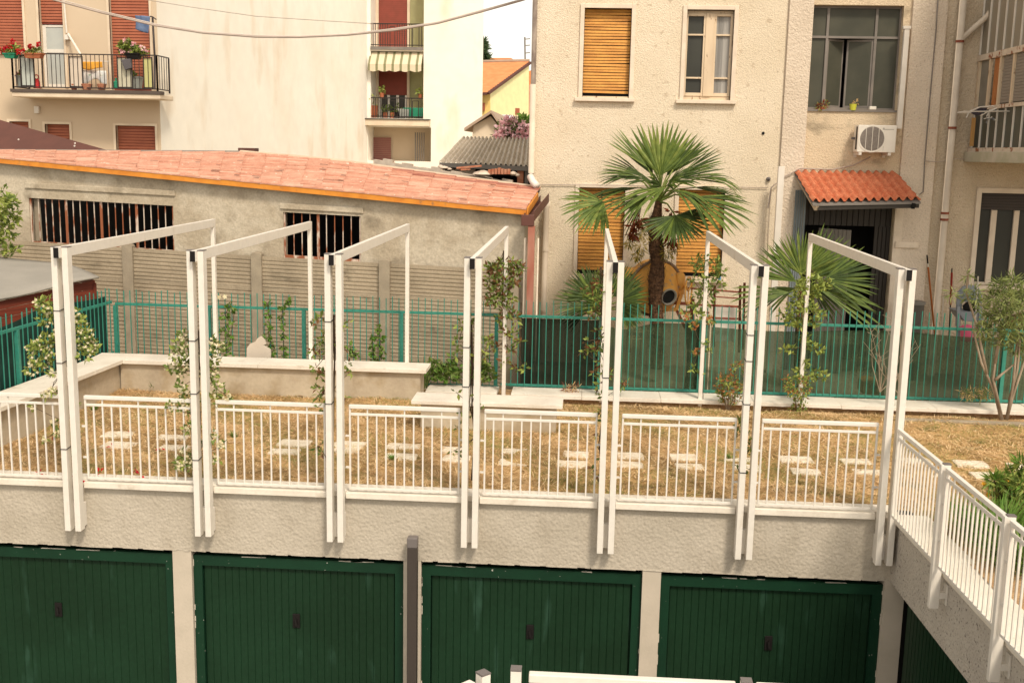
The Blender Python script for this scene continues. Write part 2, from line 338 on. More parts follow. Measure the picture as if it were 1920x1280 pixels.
# ================================================================== GROUND
def lz(y):
    z=-.25+.1*(y-.45)/4.5 if y>.45 else -.25
    if y>4.45: t=min(1,(y-4.45)/.4);z-=.10*t*t*(3-2*t)
    return z
def bumpy(x,y): return .018*math.sin(x*2.3+y*1.1)*math.sin(y*2.9-x*.7)+.012*math.sin(x*5.1+1)*math.sin(y*4.3)
b=MB()
b.grid(lambda u,v:(-2.2+26*u,.40+5.15*v,lz(.40+5.15*v)+bumpy(-2.2+26*u,.4+5.15*v)),150,30)
b.grid(lambda u,v:(9.36+14*u,-11+11.4*v,-.25+bumpy(9.36+14*u,-11+11.4*v)),70,60)
tag(b.build('lawn',SOIL,smooth=True),kind='structure')
b=MB().box(10.2,16,-11,.2,-.262,-.225);b=MB().grid(lambda u,v:(9.42+4*u,-9+8.2*v,-.222+bumpy(9.42+4*u,-9+8.2*v)),20,40)
tag(b.build('flower_bed_soil',SOILb,smooth=True),kind='structure')
tag(MB().grid(lambda u,v:(-300+600*u,5.55+500*v,-.36),6,6).add([(-300,-1.5,-.36),(-1.75,-1.5,-.36),(-1.75,5.55,-.36),(-300,5.55,-.36)],[(0,1,2,3)]).build('yard',GRND),kind='structure')
tag(MB().add([(-60,-60,-3.3),(60,-60,-3.3),(60,.6,-3.3),(-60,.6,-3.3)],[(0,1,2,3)]).build('driveway',ASPH),kind='structure')
# ================================================================== GARAGE FRONT
gw=thing('retaining_wall','grey spatter plastered terrace wall above the row of green garage doors','wall',(3.8,.18,-3.3))
b=MB().box(-9,9.13,.18,.46,-1.0,-.285);rq=random.Random(77);x=-2.
while x<9.05:
    w_=rq.uniform(.04,.3);h_=rq.uniform(.004,.018);h2=rq.uniform(.004,.02)
    b.hexa([(x,.176,-1.0-h_*.5),(x+w_,.176,-1.0-h2*.5),(x+w_,.2,-1.002),(x,.2,-1.002),(x,.178,-.992+h_),(x+w_,.178,-.992+h2),(x+w_,.2,-.99),(x,.2,-.99)]);x+=w_*rq.uniform(.9,1.5)
b.build('wall_beam',PLG,gw)
for x0,x1 in ((-2.1,-1.80),(1.07,1.29),(3.74,3.94),(6.43,6.635),(9.08,9.30)):
    MB().box(x0,x1,.185,.46,-3.3,-1.0).build('pillar',PIL,gw)
MB().box(-9,9.5,.60,.62,-3.3,-.30).build('inner_wall',DKG,gw)
b=MB()
for i in range(-1,6): b.box(i*1.5+.098,i*1.5+1.402,.115,.45,-.285,-.215)
for i in range(0,7): b.box(i*1.5-.0975,i*1.5+.0975 if i<6 else 9.16,.19,.449,-.285,-.2152)
b.build('coping',WHd,gw,bevel=.006)
DOORS=[(-1.80,1.07,-.354,'with faint pale scuffs at the left picture edge'),(1.29,3.74,2.478,'between the left pillar and the dark grey post'),(3.94,6.43,5.186,'just right of the dark grey post'),(6.635,9.08,7.876,'in the corner beside the side wall')]
def make_door(x0,x1,xh,lab):
    t=thing('garage_door','dark green ribbed garage door '+lab,'garage door',((x0+x1)/2,.30,-3.3),'garage doors under the terrace')
    b=MB();f=.105
    b.box(x0+.004,x0+f,.235,.30,-3.3,-1.19);b.box(x1-f,x1-.004,.235,.30,-3.3,-1.19)
    b.box(x0+.004,x1-.004,.235,.30,-1.19,-1.068)
    b.k=1;rq=random.Random(int(x0*7)+50)
    for q in range(4):
        xx=rq.uniform(x0+.1,x1-.25);ww=rq.uniform(.03,.30);b.hexa([(xx,.2335,-1.068-rq.uniform(.001,.006)),(xx+ww,.2335,-1.068-rq.uniform(.001,.009)),(xx+ww,.25,-1.07),(xx,.25,-1.07),(xx,.2335,-1.0665),(xx+ww,.2335,-1.0665),(xx+ww,.25,-1.0665),(xx,.25,-1.0665)])
    for q in range(8):
        zz=rq.uniform(-2.9,-1.15);sx=rq.choice((x0+.003,x1-.009));b.box(sx,sx+.006+rq.random()*.004,.2335,.24,zz,zz+rq.uniform(.02,.12))
    b.build('frame',[GRNf,CHIP],t)
    MB().box(x0+f-.012,x1-f+.012,.262,.299,-1.202,-1.1905).build('top_rail',GRNf,t)
    b=MB();n=27;w=(x1-x0-2*f-.02)/n
    for i in range(n):
        a=x0+f+.01+i*w
        b.hexa([(a+.003,.281,-3.28),(a+w-.009,.281,-3.28),(a+w,.29,-3.28),(a-.003,.29,-3.28),(a+.003,.281,-1.208),(a+w-.009,.281,-1.208),(a+w,.29,-1.208),(a-.003,.29,-1.208)])
    b.box(x0+f+.006,x1-f-.006,.289,.298,-3.28,-1.204)
    b.build('ribbed_panel',GRN,t)
    h=MB().box(xh-.042,xh+.042,.262,.2805,-1.915,-1.745).build('lock_plate',BLK,t,bevel=.004)
    MB().bar((xh-.005,.245,-1.80),(xh+.008,.238,-1.88),.022,.016).build('handle',BLK,h)
    return t
for d in DOORS: make_door(*d)
pp=thing('downpipe_post','dark grey square post with a flat cap standing between two green garage doors','post',(3.87,.02,-3.3))
MB().box(3.815,3.925,-.03,.07,-3.3,-.78).build('shaft',PIPE,pp,bevel=.006)
MB().box(3.812,3.928,-.034,.074,-.78,-.66).build('cap',CAP,pp,bevel=.012)
# ================================================================== PERGOLA
TIES={0:[583,681,842],1:[639,738,862],2:[603,757],3:[651,725],4:[708],5:[628,677,758,886],6:[]}
ORD=['leftmost','second from left','third from left','middle','third from right','second from right','rightmost']
EXTRA=['with thick jasmine up to mid height','with jasmine hanging down to the railing','with thin leafy vine at its middle','in front of the concrete bench','beside the netted fence','in front of the red leaved shrub','at the corner of the side railing']
def make_frame():
    t=thing('pergola_frame','x','pergola',(0,0,-.76))
    for s in (-1,1):
        p=MB().box(s*.06-.0325,s*.06+.0325,0,.11,-.76,2.446).build('post',WH,t,bevel=.004)
        MB().box(s*.06-.034,s*.06+.034,-.002,.112,2.4465,2.455).build('post_cap',CAP,p)
    MB().box(-.0272,.0272,-.062,5.03,2.335,2.452).build('beam',WH,t,bevel=.004)
    MB().box(-.0275,.0275,-.070,-.0625,2.337,2.45).build('beam_end_cap',BLK,t)
    MB().box(-.0285,.0285,4.955,5.025,-.2,2.334).build('rear_post',WH,t,bevel=.004)
    MB().box(-.086,.086,.1105,.179,-.735,-.46).build('wall_bracket',WH,t,bevel=.004)
    return t
pf=make_frame()
frames=[pf]+[copy_tree(pf,None,(i*1.5,0,0)) for i in range(1,7)]
for i,t in enumerate(frames):
    tag(t,f'{ORD[i]} white pergola arch, {EXTRA[i]}',None,'white pergola arches along the terrace edge')
    for y in TIES[i]:
        b=MB();xl=i*1.5-.06;z=at(0,0,Y=0).z
        px=960
        P=at([122,358,616,873,1135,1400,1690][i],y,Y=0);z=P.z
        q=[(xl-.036,-.004,z),(xl+.036,-.004,z),(xl+.036,.114,z+.01),(xl-.036,.114,z+.01),(xl-.036,-.004,z)]
        for k in range(4): b.bar(q[k],q[k+1],.007,.007)
        b.build('wire_tie',WIRE,t)
# ================================================================== FRONT RAILING
def make_panel(T,n=11,L=1.24):
    """railing panel in local coordinates: u along 0..L, z world; T maps (u,v,z) to world"""
    def bx(mb,u0,u1,v0,v1,z0,z1):
        return mb.hexa([T(u0,v0,z0),T(u1,v0,z0),T(u1,v1,z0),T(u0,v1,z0),T(u0,v0,z1),T(u1,v0,z1),T(u1,v1,z1),T(u0,v1,z1)])
    return bx
def railing(label,T,base,L,n,grp,cat='railing'):
    t=thing('metal_railing',label,cat,base,grp);bx=make_panel(T)
    bx(MB(),0,L,-.022,.022,.742,.785).build('top_rail',WH,t,bevel=.006)
    bx(MB(),.0205,L-.0205,-.0125,.0125,.664,.691).build('second_rail',WH,t,bevel=.003)
    bx(MB(),.0205,L-.0205,-.0125,.0125,-.187,-.160).build('bottom_rail',WH,t,bevel=.003)
    for u in (0,L-.02): bx(MB(),u,u+.02,-.0125,.0125,-.187,.7415).build('side_bar',WH,t,bevel=.003)
    for k in range(1,n+1):
        u=L*k/(n+1);bx(MB(),u-.008,u+.008,-.008,.008,-.1595,.6635).build('baluster',WH,t)
    for k in (2,n//2+1,n-1): u=L*k/(n+1);bx(MB(),u-.007,u+.007,-.007,.007,.6915,.7415).build('spacer',WH,t)
    for z in (.42,.06):
        bx(MB(),-.04,-.0005,-.01,.01,z,z+.02).build('fixing_lug',WH,t);bx(MB(),L+.0005,L+.04,-.01,.01,z,z+.02).build('fixing_lug',WH,t)
    return t
FR_=lambda i:(lambda u,v,z:(i*1.5+.135+u,.15-v,z))
base=railing('x',FR_(0),(.75,.15,-.19),1.235,11,'white railings along the terrace edge')
nm=['between the leftmost and second pergola arch, first full bay','between the second and third pergola arch from left, jasmine on its left end','between the third and middle pergola arch, with the bench end behind it','right of the middle pergola arch with the bench behind it','between the third and second pergola arch from the right','in the last bay before the corner at the right']
for i in range(6):
    t=base if i==0 else copy_tree(base,None,(1.5*i,0,0)); t['label']='white railing, '+nm[i]
t=copy_tree(base,None,(-1.5,0,0));t['label']='white railing cut by the left picture edge beside the leftmost pergola arch'
# ================================================================== SIDE WALL + RAILING (towards the camera on the right)
def S(u,v,z): 
    return (9.06+v+.026*u,-u,z)
sw=thing('side_wall','rough speckled grey wall under the railing that runs towards the viewer','wall',(9.16,-2,-3.3))
b=MB()
def SB(mb,u0,u1,v0,v1,z0,z1): return mb.hexa([S(u0,v0,z0),S(u1,v0,z0),S(u1,v1,z0),S(u0,v1,z0),S(u0,v0,z1),S(u1,v0,z1),S(u1,v1,z1),S(u0,v1,z1)])
SB(MB(),-.179,9,.075,.36,-1.0,-.287).build('wall_beam',PLS,sw)
SB(MB(),-.114,9,.02,.40,-.286,-.214).build('coping',WHd,sw,bevel=.006)
SB(MB(),-.18,9,.55,.57,-3.3,-.3).build('inner_wall',DKG,sw)
SB(MB(),4.6,4.9,.08,.36,-3.3,-1.0).build('pillar',PIL,sw)
t=thing('garage_door','dark green garage door in shade under the speckled side wall','garage door',S(2,.2,-3.3),'garage doors under the terrace')
b=MB()
for k in range(42): SB(b,.0+k*.1,.0+k*.1+.085,.245,.27,-3.29,-1.0)
SB(b,-.12,4.6,.271,.285,-3.29,-1.0);b.build('ribbed_panel',GRN,t)
SB(MB(),-.12,4.59,.20,.244,-1.09,-1.001).build('frame',GRNf,t)
for k,u in enumerate((1.47,2.93,4.39)):
    t=thing('railing_post',['white railing post on the side wall, the first one from the corner','white railing post on the side wall nearest the right picture edge','white railing post on the side wall beyond the right picture edge'][k],'post',S(u,-.035,-.6),'white posts of the side railing')
    SB(MB(),u-.0275,u+.0275,-.085,.005,-.60,.80).build('shaft',WH,t,bevel=.004)
    SB(MB(),u-.029,u+.029,-.06,.008,.8005,.81).build('post_cap',CAP,t)
    b=SB(MB(),u-.03,u+.03,.0055,.06,-.50,-.44);SB(b,u-.045,u+.045,.06,.0745,-.56,-.36);b.build('wall_bracket',WH,t,bevel=.003)
for k,u0 in enumerate((.06,1.52,2.98)):
    L=1.36 
    railing('white side railing, '+['the one starting at the corner pergola arch','the middle one, green strap leaves behind it','the nearest one, cut by the right picture edge'][k],lambda u,v,z,u0=u0:S(u0+u,-.035+v,z),S(u0+.68,-.035,-.19),L,13,'white railing panels of the side wall')
# ================================================================== NEAR RAILING at the bottom edge
nw=tag(MB().box(5.0,9.0,-6.35,-5.85,-3.3,-.28).build('near_wall',PLG),'plastered wall below the picture edge carrying the nearest white railing','wall')
for k,(x,y,rz) in enumerate(((5.368,-5.98,0),(5.195,-6.05,.75),(6.60,-5.99,0))):
    t=thing('railing_post',['white post with dark cap standing left of the nearest handrail','white post with dark cap turned at an angle, leftmost at bottom edge','white post with dark cap at the right end of the nearest handrail'][k],'post',(x,y,-.3),'white posts of the nearest railing')
    c,s=math.cos(rz),math.sin(rz)
    def q(a,bb,z): return (x+a*c-bb*s,y+a*s+bb*c,z)
    h=.029
    def sq(h,z0,z1): return MB().hexa([q(-h,-h,z0),q(h,-h,z0),q(h,h,z0),q(-h,h,z0),q(-h,-h,z1),q(h,-h,z1),q(h,h,z1),q(-h,h,z1)])
    sq(h,-.28,.812).build('shaft',WH,t,bevel=.003);sq(h+.001,.8125,.822).build('post_cap',CAP,t)
def near_rail(a,bp,label):
    t=thing('handrail_panel',label,'railing',(a[0],a[1],-.28),'nearest railing panels at the bottom edge')
    A=Vector((*a,0));B=Vector((*bp,0));d=(B-A);Z=lambda p,z:Vector((p.x,p.y,z))
    MB().bar(Z(A,.775),Z(B,.775),.05,.05).build('top_rail',WH,t,bevel=.006)
    MB().bar(Z(A,.64),Z(B,.64),.025,.025).build('second_rail',WH,t);MB().bar(Z(A,-.18),Z(B,-.18),.025,.025).build('bottom_rail',WH,t)
    b=MB();n=max(2,int(d.length/.1))
    b=MB().bar(Z(A+d*.08,.655),Z(A+d*.08,.7495),.014,.014,(0,1,0));b.build('spacer',WH,t)
    for k in range(1,n):
        p=A+d*k/n;MB().bar(Z(p,-.165),Z(p,.625),.016,.016,(0,1,0)).build('baluster',WH,t)
near_rail((5.438,-5.985),(6.545,-5.985),'white flat topped handrail along the bottom edge of the picture')
near_rail((6.655,-5.985),(7.76,-5.985),'white handrail at the bottom edge right of the last near post')
near_rail((5.145,-6.11),(4.72,-6.58),'white handrail slanting down to the left at the bottom edge')
# ================================================================== BENCH, LOW WALLS, KERBS, SLABS
t=thing('garden_bench','low concrete bench with a wide white slab seat on the dry lawn','bench',(4.4,3.2,-.2))
MB().box(3.51,5.36,3.0,3.34,-.26,.158).build('base',LWW,t)
MB().box(3.39,5.445,2.91,3.44,.1585,.212).build('seat_slab',WHd,t,bevel=.006)
lw=thing('low_wall','L shaped low concrete wall with white coping enclosing the back left of the lawn','wall',(1,4.7,-.2))
xa=lambda y:-1.33-.06*(4.5-y)
b=MB().box(xa(4.5)-.001,3.28,4.5,4.88,-.3,.2695)
b.hexa([(xa(-1)-.40,-1,-.5),(xa(-1),-1,-.5),(xa(4.5)-.0015,4.88,-.5),(xa(4.5)-.40,4.88,-.5),(xa(-1)-.40,-1,.2693),(xa(-1),-1,.2693),(xa(4.5)-.0015,4.88,.2693),(xa(4.5)-.40,4.88,.2693)])
b.build('wall',LWW,lw)
b=MB()
pts=[xa(4.43)+.07]
for x0,x1 in ((xa(4.43)+.07,.82),(.824,2.05),(2.054,3.375)): b.box(x0,x1,4.43,4.95,.27,.332)
ys=[-1,.6,2.2,3.6,4.43]
for k in range(4):
    y0,y1=ys[k],ys[k+1]-(.004 if k<3 else .001);b.hexa([(xa(y0)-.45,y0,.27),(xa(y0)+.07,y0,.27),(xa(y1)+.07,y1,.27),(xa(y1)-.45,y1,.27),(xa(y0)-.45,y0,.3318),(xa(y0)+.07,y0,.3318),(xa(y1)+.07,y1,.3318),(xa(y1)-.45,y1,.3318)])
b.hexa([(xa(4.43)-.45,4.43,.27),(xa(4.43)+.066,4.43,.27),(xa(4.43)+.066,4.95,.27),(xa(4.43)-.48,4.95,.27),(xa(4.43)-.45,4.43,.3316),(xa(4.43)+.066,4.43,.3316),(xa(4.43)+.066,4.95,.3316),(xa(4.43)-.48,4.95,.3316)])
b.build('coping',WHd,lw,bevel=.005)
fk=thing('fence_kerb','long low kerb of white slabs at the foot of the green fence','kerb',(8,5.2,-.25))
MB().box(3.29,17.2,5.02,5.5,-.4,-.157).build('base',SOILb,fk)
b=MB()
rr=random.Random(3);xs=[3.30,4.40,4.62,5.7,5.704,6.9,6.904,8.3,8.304,9.6,9.604,11.0,11.004,12.4,12.404,14,14.004,15.6,15.604,17.2]
for k in range(0,len(xs),2): z=rr.uniform(-.004,.004);b.box(xs[k],xs[k+1],4.88,5.40,-.152+z,-.092+z)
b.build('slab_coping',WHd,fk,bevel=.005)
tag(MB().box(10.25,18,4.22,4.34,-.35,-.128).build('lawn_kerb',CONC,bevel=.01),'thin grey concrete edging strip between the lawn and the planting bed','kerb')
tag(MB().grid(lambda u,v:(10.3+9*u,4.35+.66*v,lz(4.37+.66*v)+.015+bumpy(9+9*u,4.4+.6*v)),60,8).build('planting_bed_soil',SOILb,smooth=True),kind='structure')
far=[(222,813),(325,819),(445,823),(552,829),(655,831),(757,835),(852,842),(965,845),(1080,850),(1182,853),(1282,855),(1382,859),(1492,860),(1605,864),(1715,862),(1820,867),(1918,874)]
near=[(224,832),(328,838),(428,840),(533,845),(648,843),(752,854),(855,857),(962,865),(1072,869),(1180,870),(1293,873),(1400,875),(1511,882),(1627,884),(1741,887),(1850,890)]
places=['first full railing bay','first full railing bay','second railing bay','second railing bay','third railing bay','third railing bay','third railing bay','bay in front of the bench','bay in front of the bench','fifth railing bay','fifth railing bay','fifth railing bay','last railing bay','last railing bay','side railing','open lawn at the right','open lawn at the right']
spots={}
for row,lst in (('far',far),('near',near)):
    for k,(px,py) in enumerate(lst):
        spots.setdefault((row,places[k]),[]).append((px,py))
rs=random.Random(5)
STONES=[]
for (row,pl),ls in spots.items():
    for k,(px,py) in enumerate(ls):
        P=at(px,py,Z=-.225);P=at(px,py,Z=lz(P.y)+.012);w=.16+rs.uniform(-.02,.03);h=.135+rs.uniform(-.02,.015);a=rs.uniform(-.06,.06)
        poly=[];STONES.append((P.x,P.y,w*1.1,h))
        for (sx,sy) in ((-1,-1),(0,-1.02),(1,-1),(1.02,0),(1,1),(0,1.01),(-1,1),(-1.02,0)):
            x=sx*w*1.12*rs.uniform(.95,1.04);y=sy*h*rs.uniform(.93,1.05);poly.append(Vector((P.x+x*math.cos(a)-y*math.sin(a),P.y+x*math.sin(a)+y*math.cos(a),P.z-.05)))
        o=MB().prism(poly,(0,0,.045+rs.uniform(0,.008))).build('stepping_stone',STON,bevel=.008)
        pos='one' if len(ls)==1 else (['left one','right one'] if len(ls)==2 else ['left one','middle one','right one'])[k]
        tag(o,f'pale stepping stone, {row} row, {pos} seen in the {pl}','paving slab','pebble stepping stones across the lawn')
# straw grass blades
r=random.Random(11);b=MB();cells={}
for s_ in STONES:
    for q_ in (-1,0,1): cells.setdefault(int(s_[0]//.5)+q_,[]).append(s_)
def blade(x,y,z,L,k,up):
    a=r.uniform(0,2*PI);d=Vector((math.cos(a),math.sin(a),up)).normalized();s=Vector((-d.y,d.x,0));w=.004+.004*r.random()
    p=Vector((x,y,z));b.k=k;b.add([p-s*w,p+s*w,p+d*L+Vector((0,0,-.25*L*up))],[(0,1,2)])
def patch(x,y): return math.sin(x*1.7+.6)*math.sin(y*2.1+x*.5)+.6*math.sin(x*4.3+y*3.1)
def grass(n,x0,x1,y0,y1):
    for _ in range(n):
        x=r.uniform(x0,x1);y=r.uniform(y0,y1);z=lz(y)+bumpy(x,y)+r.uniform(-.004,.02);g=patch(x,y)+r.uniform(-.8,.8)
        if any(abs(x-sx)<sw*.96 and abs(y-sy)<sh*.9 for sx,sy,sw,sh in cells.get(int(x//.5),())) and r.random()<.9: continue
        if g>.45 and r.random()<.8: blade(x,y,z,r.uniform(.04,.09),1,r.uniform(.6,2.))
        else: blade(x,y,z,r.uniform(.05,.14),r.choice((0,0,2)) if patch(x*1.3+2,y*1.6)>-.1 else r.choice((0,2,3,3)),r.uniform(.03,.6))
grass(95000,-1.6,9.4,.45,4.9);grass(26000,9.4,13.4,.2,5.1);grass(6000,9.4,12.5,-1.4,.4)
tag(b.build('dry_grass',[ST1,ST2,ST3,ST4]),'short straw coloured dry grass with olive tufts covering the terrace lawn','grass',kind='stuff')
# ================================================================== GREEN FENCES
def fence(name,label,A,B,z0,z1,ztip,pitch,posts,mt=TEAL,seed=1):
    A=Vector((*A,0));B=Vector((*B,0));d=(B-A);L=d.length;d/=L
    t=thing(name,label,'fence',(A.x,A.y,z0));rr=random.Random(seed);n=Vector((-d.y,d.x,0))
    V=lambda s,z,o=0:(A.x+d.x*s+n.x*o,A.y+d.y*s+n.y*o,z)
    MB().bar(V(0,z1),V(L,z1),.03,.042).build('top_rail',mt,t,bevel=.004)
    MB().bar(V(0,z0+.03),V(L,z0+.03),.03,.04).build('bottom_rail',mt,t,bevel=.004)
    for s in posts: MB().bar(V(s,z0),V(s,z1-.0215),.058,.058,(0,1,0)).build('post',mt,t,bevel=.004)
    k=0;s=pitch*.5
    while s<L:
        if all(abs(s-p)>.035 for p in posts):
            lean=rr.uniform(-.006,.006)
            b=MB().bar(V(s,z0,-.021),V(s+lean,ztip+rr.uniform(-.02,.02),-.021),.0125,.0125,(0,1,0));b.build('picket',mt,t)
        s+=pitch
    return t
XF=lambda px:at(px,620,Y=5.45).x
fx=[XF(p) for p in (218,393,570,753,938)]
fence('green_fence','open teal picket fence between the low wall and the ribbed concrete panels',(fx[0],5.45),(fx[-1]-.02,5.45),-.14,1.035,1.262,.103,[x-fx[0] for x in fx[:-1]]+[fx[-1]-fx[0]-.06])
fx2=[XF(p) for p in (938,1126,1317,1507,1700,1887)];fx2+= [fx2[-1]+1.55,fx2[-1]+2.8]
fence('green_fence','teal picket fence backed by dark shade netting in front of the palms',(fx2[0]+.02,5.45),(fx2[-1],5.45),-.10,1.028,1.27,.108,[x-fx2[0]-.02 for x in fx2[1:-1]],seed=4)
fence('green_fence','teal picket fence with dark green tarp along the left side wall',(-1.78-.4,-1.5),(fx[0]-.04,5.40),.22,1.07,1.30,.125,[1.2,2.7,4.2,5.6],seed=6)
def net(name,label,mt,x0,x1,ztop,seed,y=5.50):
    rr=random.Random(seed);ph=rr.uniform(0,6)
    b=MB().grid(lambda u,v:(x0+(x1-x0)*u,y+.02*math.sin(u*(x1-x0)*2.2+ph)*math.sin(v*3.1)+.008*math.sin(u*23+v*5),-.12+(ztop(x0+(x1-x0)*u)+.12)*v),int((x1-x0)*14)+2,14)
    return tag(b.build(name,mt,smooth=True),label,'netting')
net('shade_net','very dark doubled netting behind the fence, just right of the red downpipe',NETd,fx2[0]+.33,fx2[1]-.01,lambda x:.99,1)
net('shade_net','sagging green netting behind the fence below the tall palm trunk',NET,fx2[1]+.01,fx2[2]+.12,lambda x:.98-.12*math.exp(-((x-fx2[1]-.35)/.35)**2),2)
net('shade_net','long green netting behind the fence from the white climber post to the right edge',NET,fx2[2]+.14,fx2[-1],lambda x:.93+.03*math.sin(x*2),3)
# doubled strip where two nets overlap
tag(MB().grid(lambda u,v:(at(1285,650,Y=5.53).x+.24*u+.03*math.sin(v*4),5.53+.01*math.sin(u*9),-.1+1.1*v),6,10).build('net_overlap',NETd,smooth=True),'narrow dark overlapping strip of netting beside the climber with red buds','netting')
tag(MB().grid(lambda u,v:(-1.86-.06*(5.4-(-1.5+6.85*u))+.012*math.sin(u*40)-.05,-1.5+6.85*u,.2+(.92+.10*math.sin(u*5+.6)**2+.03*math.sin(u*19))*v),80,8).build('privacy_tarp',TARP,smooth=True),'dark green tarp hung outside the left teal fence','tarp')
# ================================================================== CONCRETE PANEL FENCE + SHED
TILEb=mat('pale_pink_tile',(.56,.29,.20),.85,(.62,.36,.26),vs=7,bump=.3,bs=50,fine=.12,fs=26);TILEc=mat('salmon_tile',(.44,.18,.11),.85,(.52,.25,.165),vs=7,bump=.3,bs=50,fine=.14,fs=26);TILEd=mat('dark_red_tile',(.31,.11,.075),.85,(.38,.16,.11),vs=7,bump=.3,bs=50,fine=.14,fs=26)
PN=Vector((.14,1,0));PLp=(Vector((4.7,6.2,0)),PN)
py_=lambda x:6.2+.14*(4.7-x)
cf=thing('concrete_panel_fence','weathered fence of ribbed concrete panels and posts below the crumbling shed wall','fence',(1,6.7,-.3))
pp_=[-230,6,245,484,722,962]
pz=[1.90,1.86,1.816,1.765,1.735,1.70]
px_=[at(p,560,plane=PLp).x for p in pp_]
rr=random.Random(2)
for k,x in enumerate(px_):
    y=py_(x);z=pz[k]+.02
    MB().prism([(x-.092,y-.09,-.4),(x-.092,y-.09,z-.03),(x-.06,y-.09,z),(x+.06,y-.09,z),(x+.092,y-.09,z-.03),(x+.092,y-.09,-.4)],(0,.16,0)).build('post',CONP,cf,bevel=.008)
for k in range(len(px_)-1):
    xa_,xb=px_[k]+.093,px_[k+1]-.093
    zt=lambda x:pz[k]-.03+(pz[k+1]-pz[k])*(x-xa_)/(xb-xa_)
    z0=-.4;nsl=4;H=(pz[k]-.04+.4)/nsl
    for sidx in range(nsl):
        b=MB();za=z0+sidx*H+.004;zb=z0+(sidx+1)*H-.004;nr=7;dy=rr.uniform(-.006,.006);prof=[]
        prof.append((0,za))
        for j in range(nr):
            hh=(zb-za-.06)/nr;zz=za+.03+j*hh;prof+=[(0,zz+hh*.02),(.011,zz+hh*.12),(.011,zz+hh*.22),(0,zz+hh*.5)]
        prof.append((0,zb))
        pl=[];tilt=rr.uniform(-.004,.004)
        b.grid(lambda u,v:(xa_+(xb-xa_)*u,py_(xa_+(xb-xa_)*u)+dy-.02+prof[round(v*(len(prof)-1))][0],prof[round(v*(len(prof)-1))][1]+u*((pz[k+1]-pz[k])*(sidx+1)/nsl+tilt)),1,len(prof)-1)
        b.box(xa_+.001,xb-.001,max(py_(xa_),py_(xb))+.035,max(py_(xa_),py_(xb))+.06,za,zb-.03)
        b.build('ribbed_slab',CONC,cf)
shed=thing('shed','low crumbling plaster shed with barred openings under a pink tiled roof','shed',(1,6.9,-.3))
PLs=(Vector((4.7,6.32,0)),PN);sy=lambda x:6.32+.14*(4.7-x)
KS=-.022
fs=lambda x,y,z:(x,sy(x)+y,z+KS*(x-1))
def inv(px,py):
    P=at(px,py,plane=PLs);return P.x,P.z-KS*(P.x-1)
def rect(px0,py0,px1,py1,px2,py2,px3,py3): # TL TR BR BL
    a=[inv(px0,py0),inv(px1,py1),inv(px2,py2),inv(px3,py3)]
    return ((a[0][0]+a[3][0])/2,(a[1][0]+a[2][0])/2,(a[2][1]+a[3][1])/2,(a[0][1]+a[1][1])/2)
W1=rect(53,354,325,367,326,472,58,460);W2=rect(528,392,676,400,677,489,535,487)
XR=at(983,450,plane=PLs).x
def verge(x): # height of verge underside on the front plane
    a=at(0,301,plane=PLs);c=at(983,400,plane=PLs);return a.z+(c.z-a.z)*(x-a.x)/(c.x-a.x)
b=MB();wall_holes(b,-6.2,XR,1.2,2.46,0,[W1,W2],.25,fs)
for k in range(24):
    x0=-6.2+(XR+6.2)*k/24;x1=-6.2+(XR+6.2)*(k+1)/24
    b.add([fs(x0,0,2.46),fs(x1,0,2.46),(x1,sy(x1),verge(x1)),(x0,sy(x0),verge(x0))],[(0,1,2,3)])
b.add([fs(-6.2,.02,1.2),fs(XR,.02,1.2),fs(XR,.02,-.6),fs(-6.2,.02,-.6)],[(0,1,2,3)])
b.add([(XR,sy(XR),-.4),(XR,9,-.4),(XR,9,2.75),(XR,sy(XR),verge(XR))],[(0,1,2,3)])
b.build('wall',SHW,shed)
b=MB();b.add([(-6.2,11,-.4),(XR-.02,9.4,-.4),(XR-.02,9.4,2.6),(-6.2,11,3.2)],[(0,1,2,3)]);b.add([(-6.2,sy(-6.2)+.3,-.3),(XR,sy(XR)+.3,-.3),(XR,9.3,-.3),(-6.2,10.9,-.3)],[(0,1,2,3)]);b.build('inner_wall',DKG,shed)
def barred(W,nb,thick,name):
    x0,x1,z0,z1=W;fr=MB();w=.03
    t=fr
    def bb(mb,xa_,xb,za,zb,y0=.03,y1=.06): return mb.hexa([fs(xa_,y0,za),fs(xb,y0,za),fs(xb,y1,za),fs(xa_,y1,za),fs(xa_,y0,zb),fs(xb,y0,zb),fs(xb,y1,zb),fs(xa_,y1,zb)])
    bb(fr,x0,x1,z0,z0+.05);bb(fr,x0,x1,z1-.03,z1);bb(fr,x0,x0+.03,z0+.0505,z1-.0305);bb(fr,x1-.03,x1,z0+.0505,z1-.0305)
    f=fr.build('barred_window',RUST,shed)
    rr=random.Random(nb)
    for k in range(1,nb+1):
        x=x0+.03+(x1-x0-.06)*k/(nb+1);h=.0075
        if k in thick: h=.023
        bb(MB(),x-h,x+h,z0+.051,z1-.031,.035 if h>.02 else .04,.055).build('bar',RUST,f)
    bb(MB(),x0-.05,x1+.05,z1+.002,z1+.10,-.03,.0).build('lintel',SHW,shed,bevel=.01)
    g=bb(MB(),x0-.03,x1+.03,z0-.06,z0-.001,-.03,.2);g.build('sill',CONP,shed,bevel=.008)
barred(W1,19,(5,10,15),'a');barred(W2,8,(4,),'b')
# sheet leaning inside the first opening
b=MB().hexa([fs(W1[0]+.04,.11,W1[2]+.05),fs(W1[0]+.17,.11,W1[2]+.05),fs(W1[0]+.17,.13,W1[2]+.05),fs(W1[0]+.04,.13,W1[2]+.05),fs(W1[0]+.04,.11,W1[3]-.02),fs(W1[0]+.15,.11,W1[3]-.02),fs(W1[0]+.15,.13,W1[3]-.02),fs(W1[0]+.04,.13,W1[3]-.02)]);b.build('inner_board',CONP,shed)
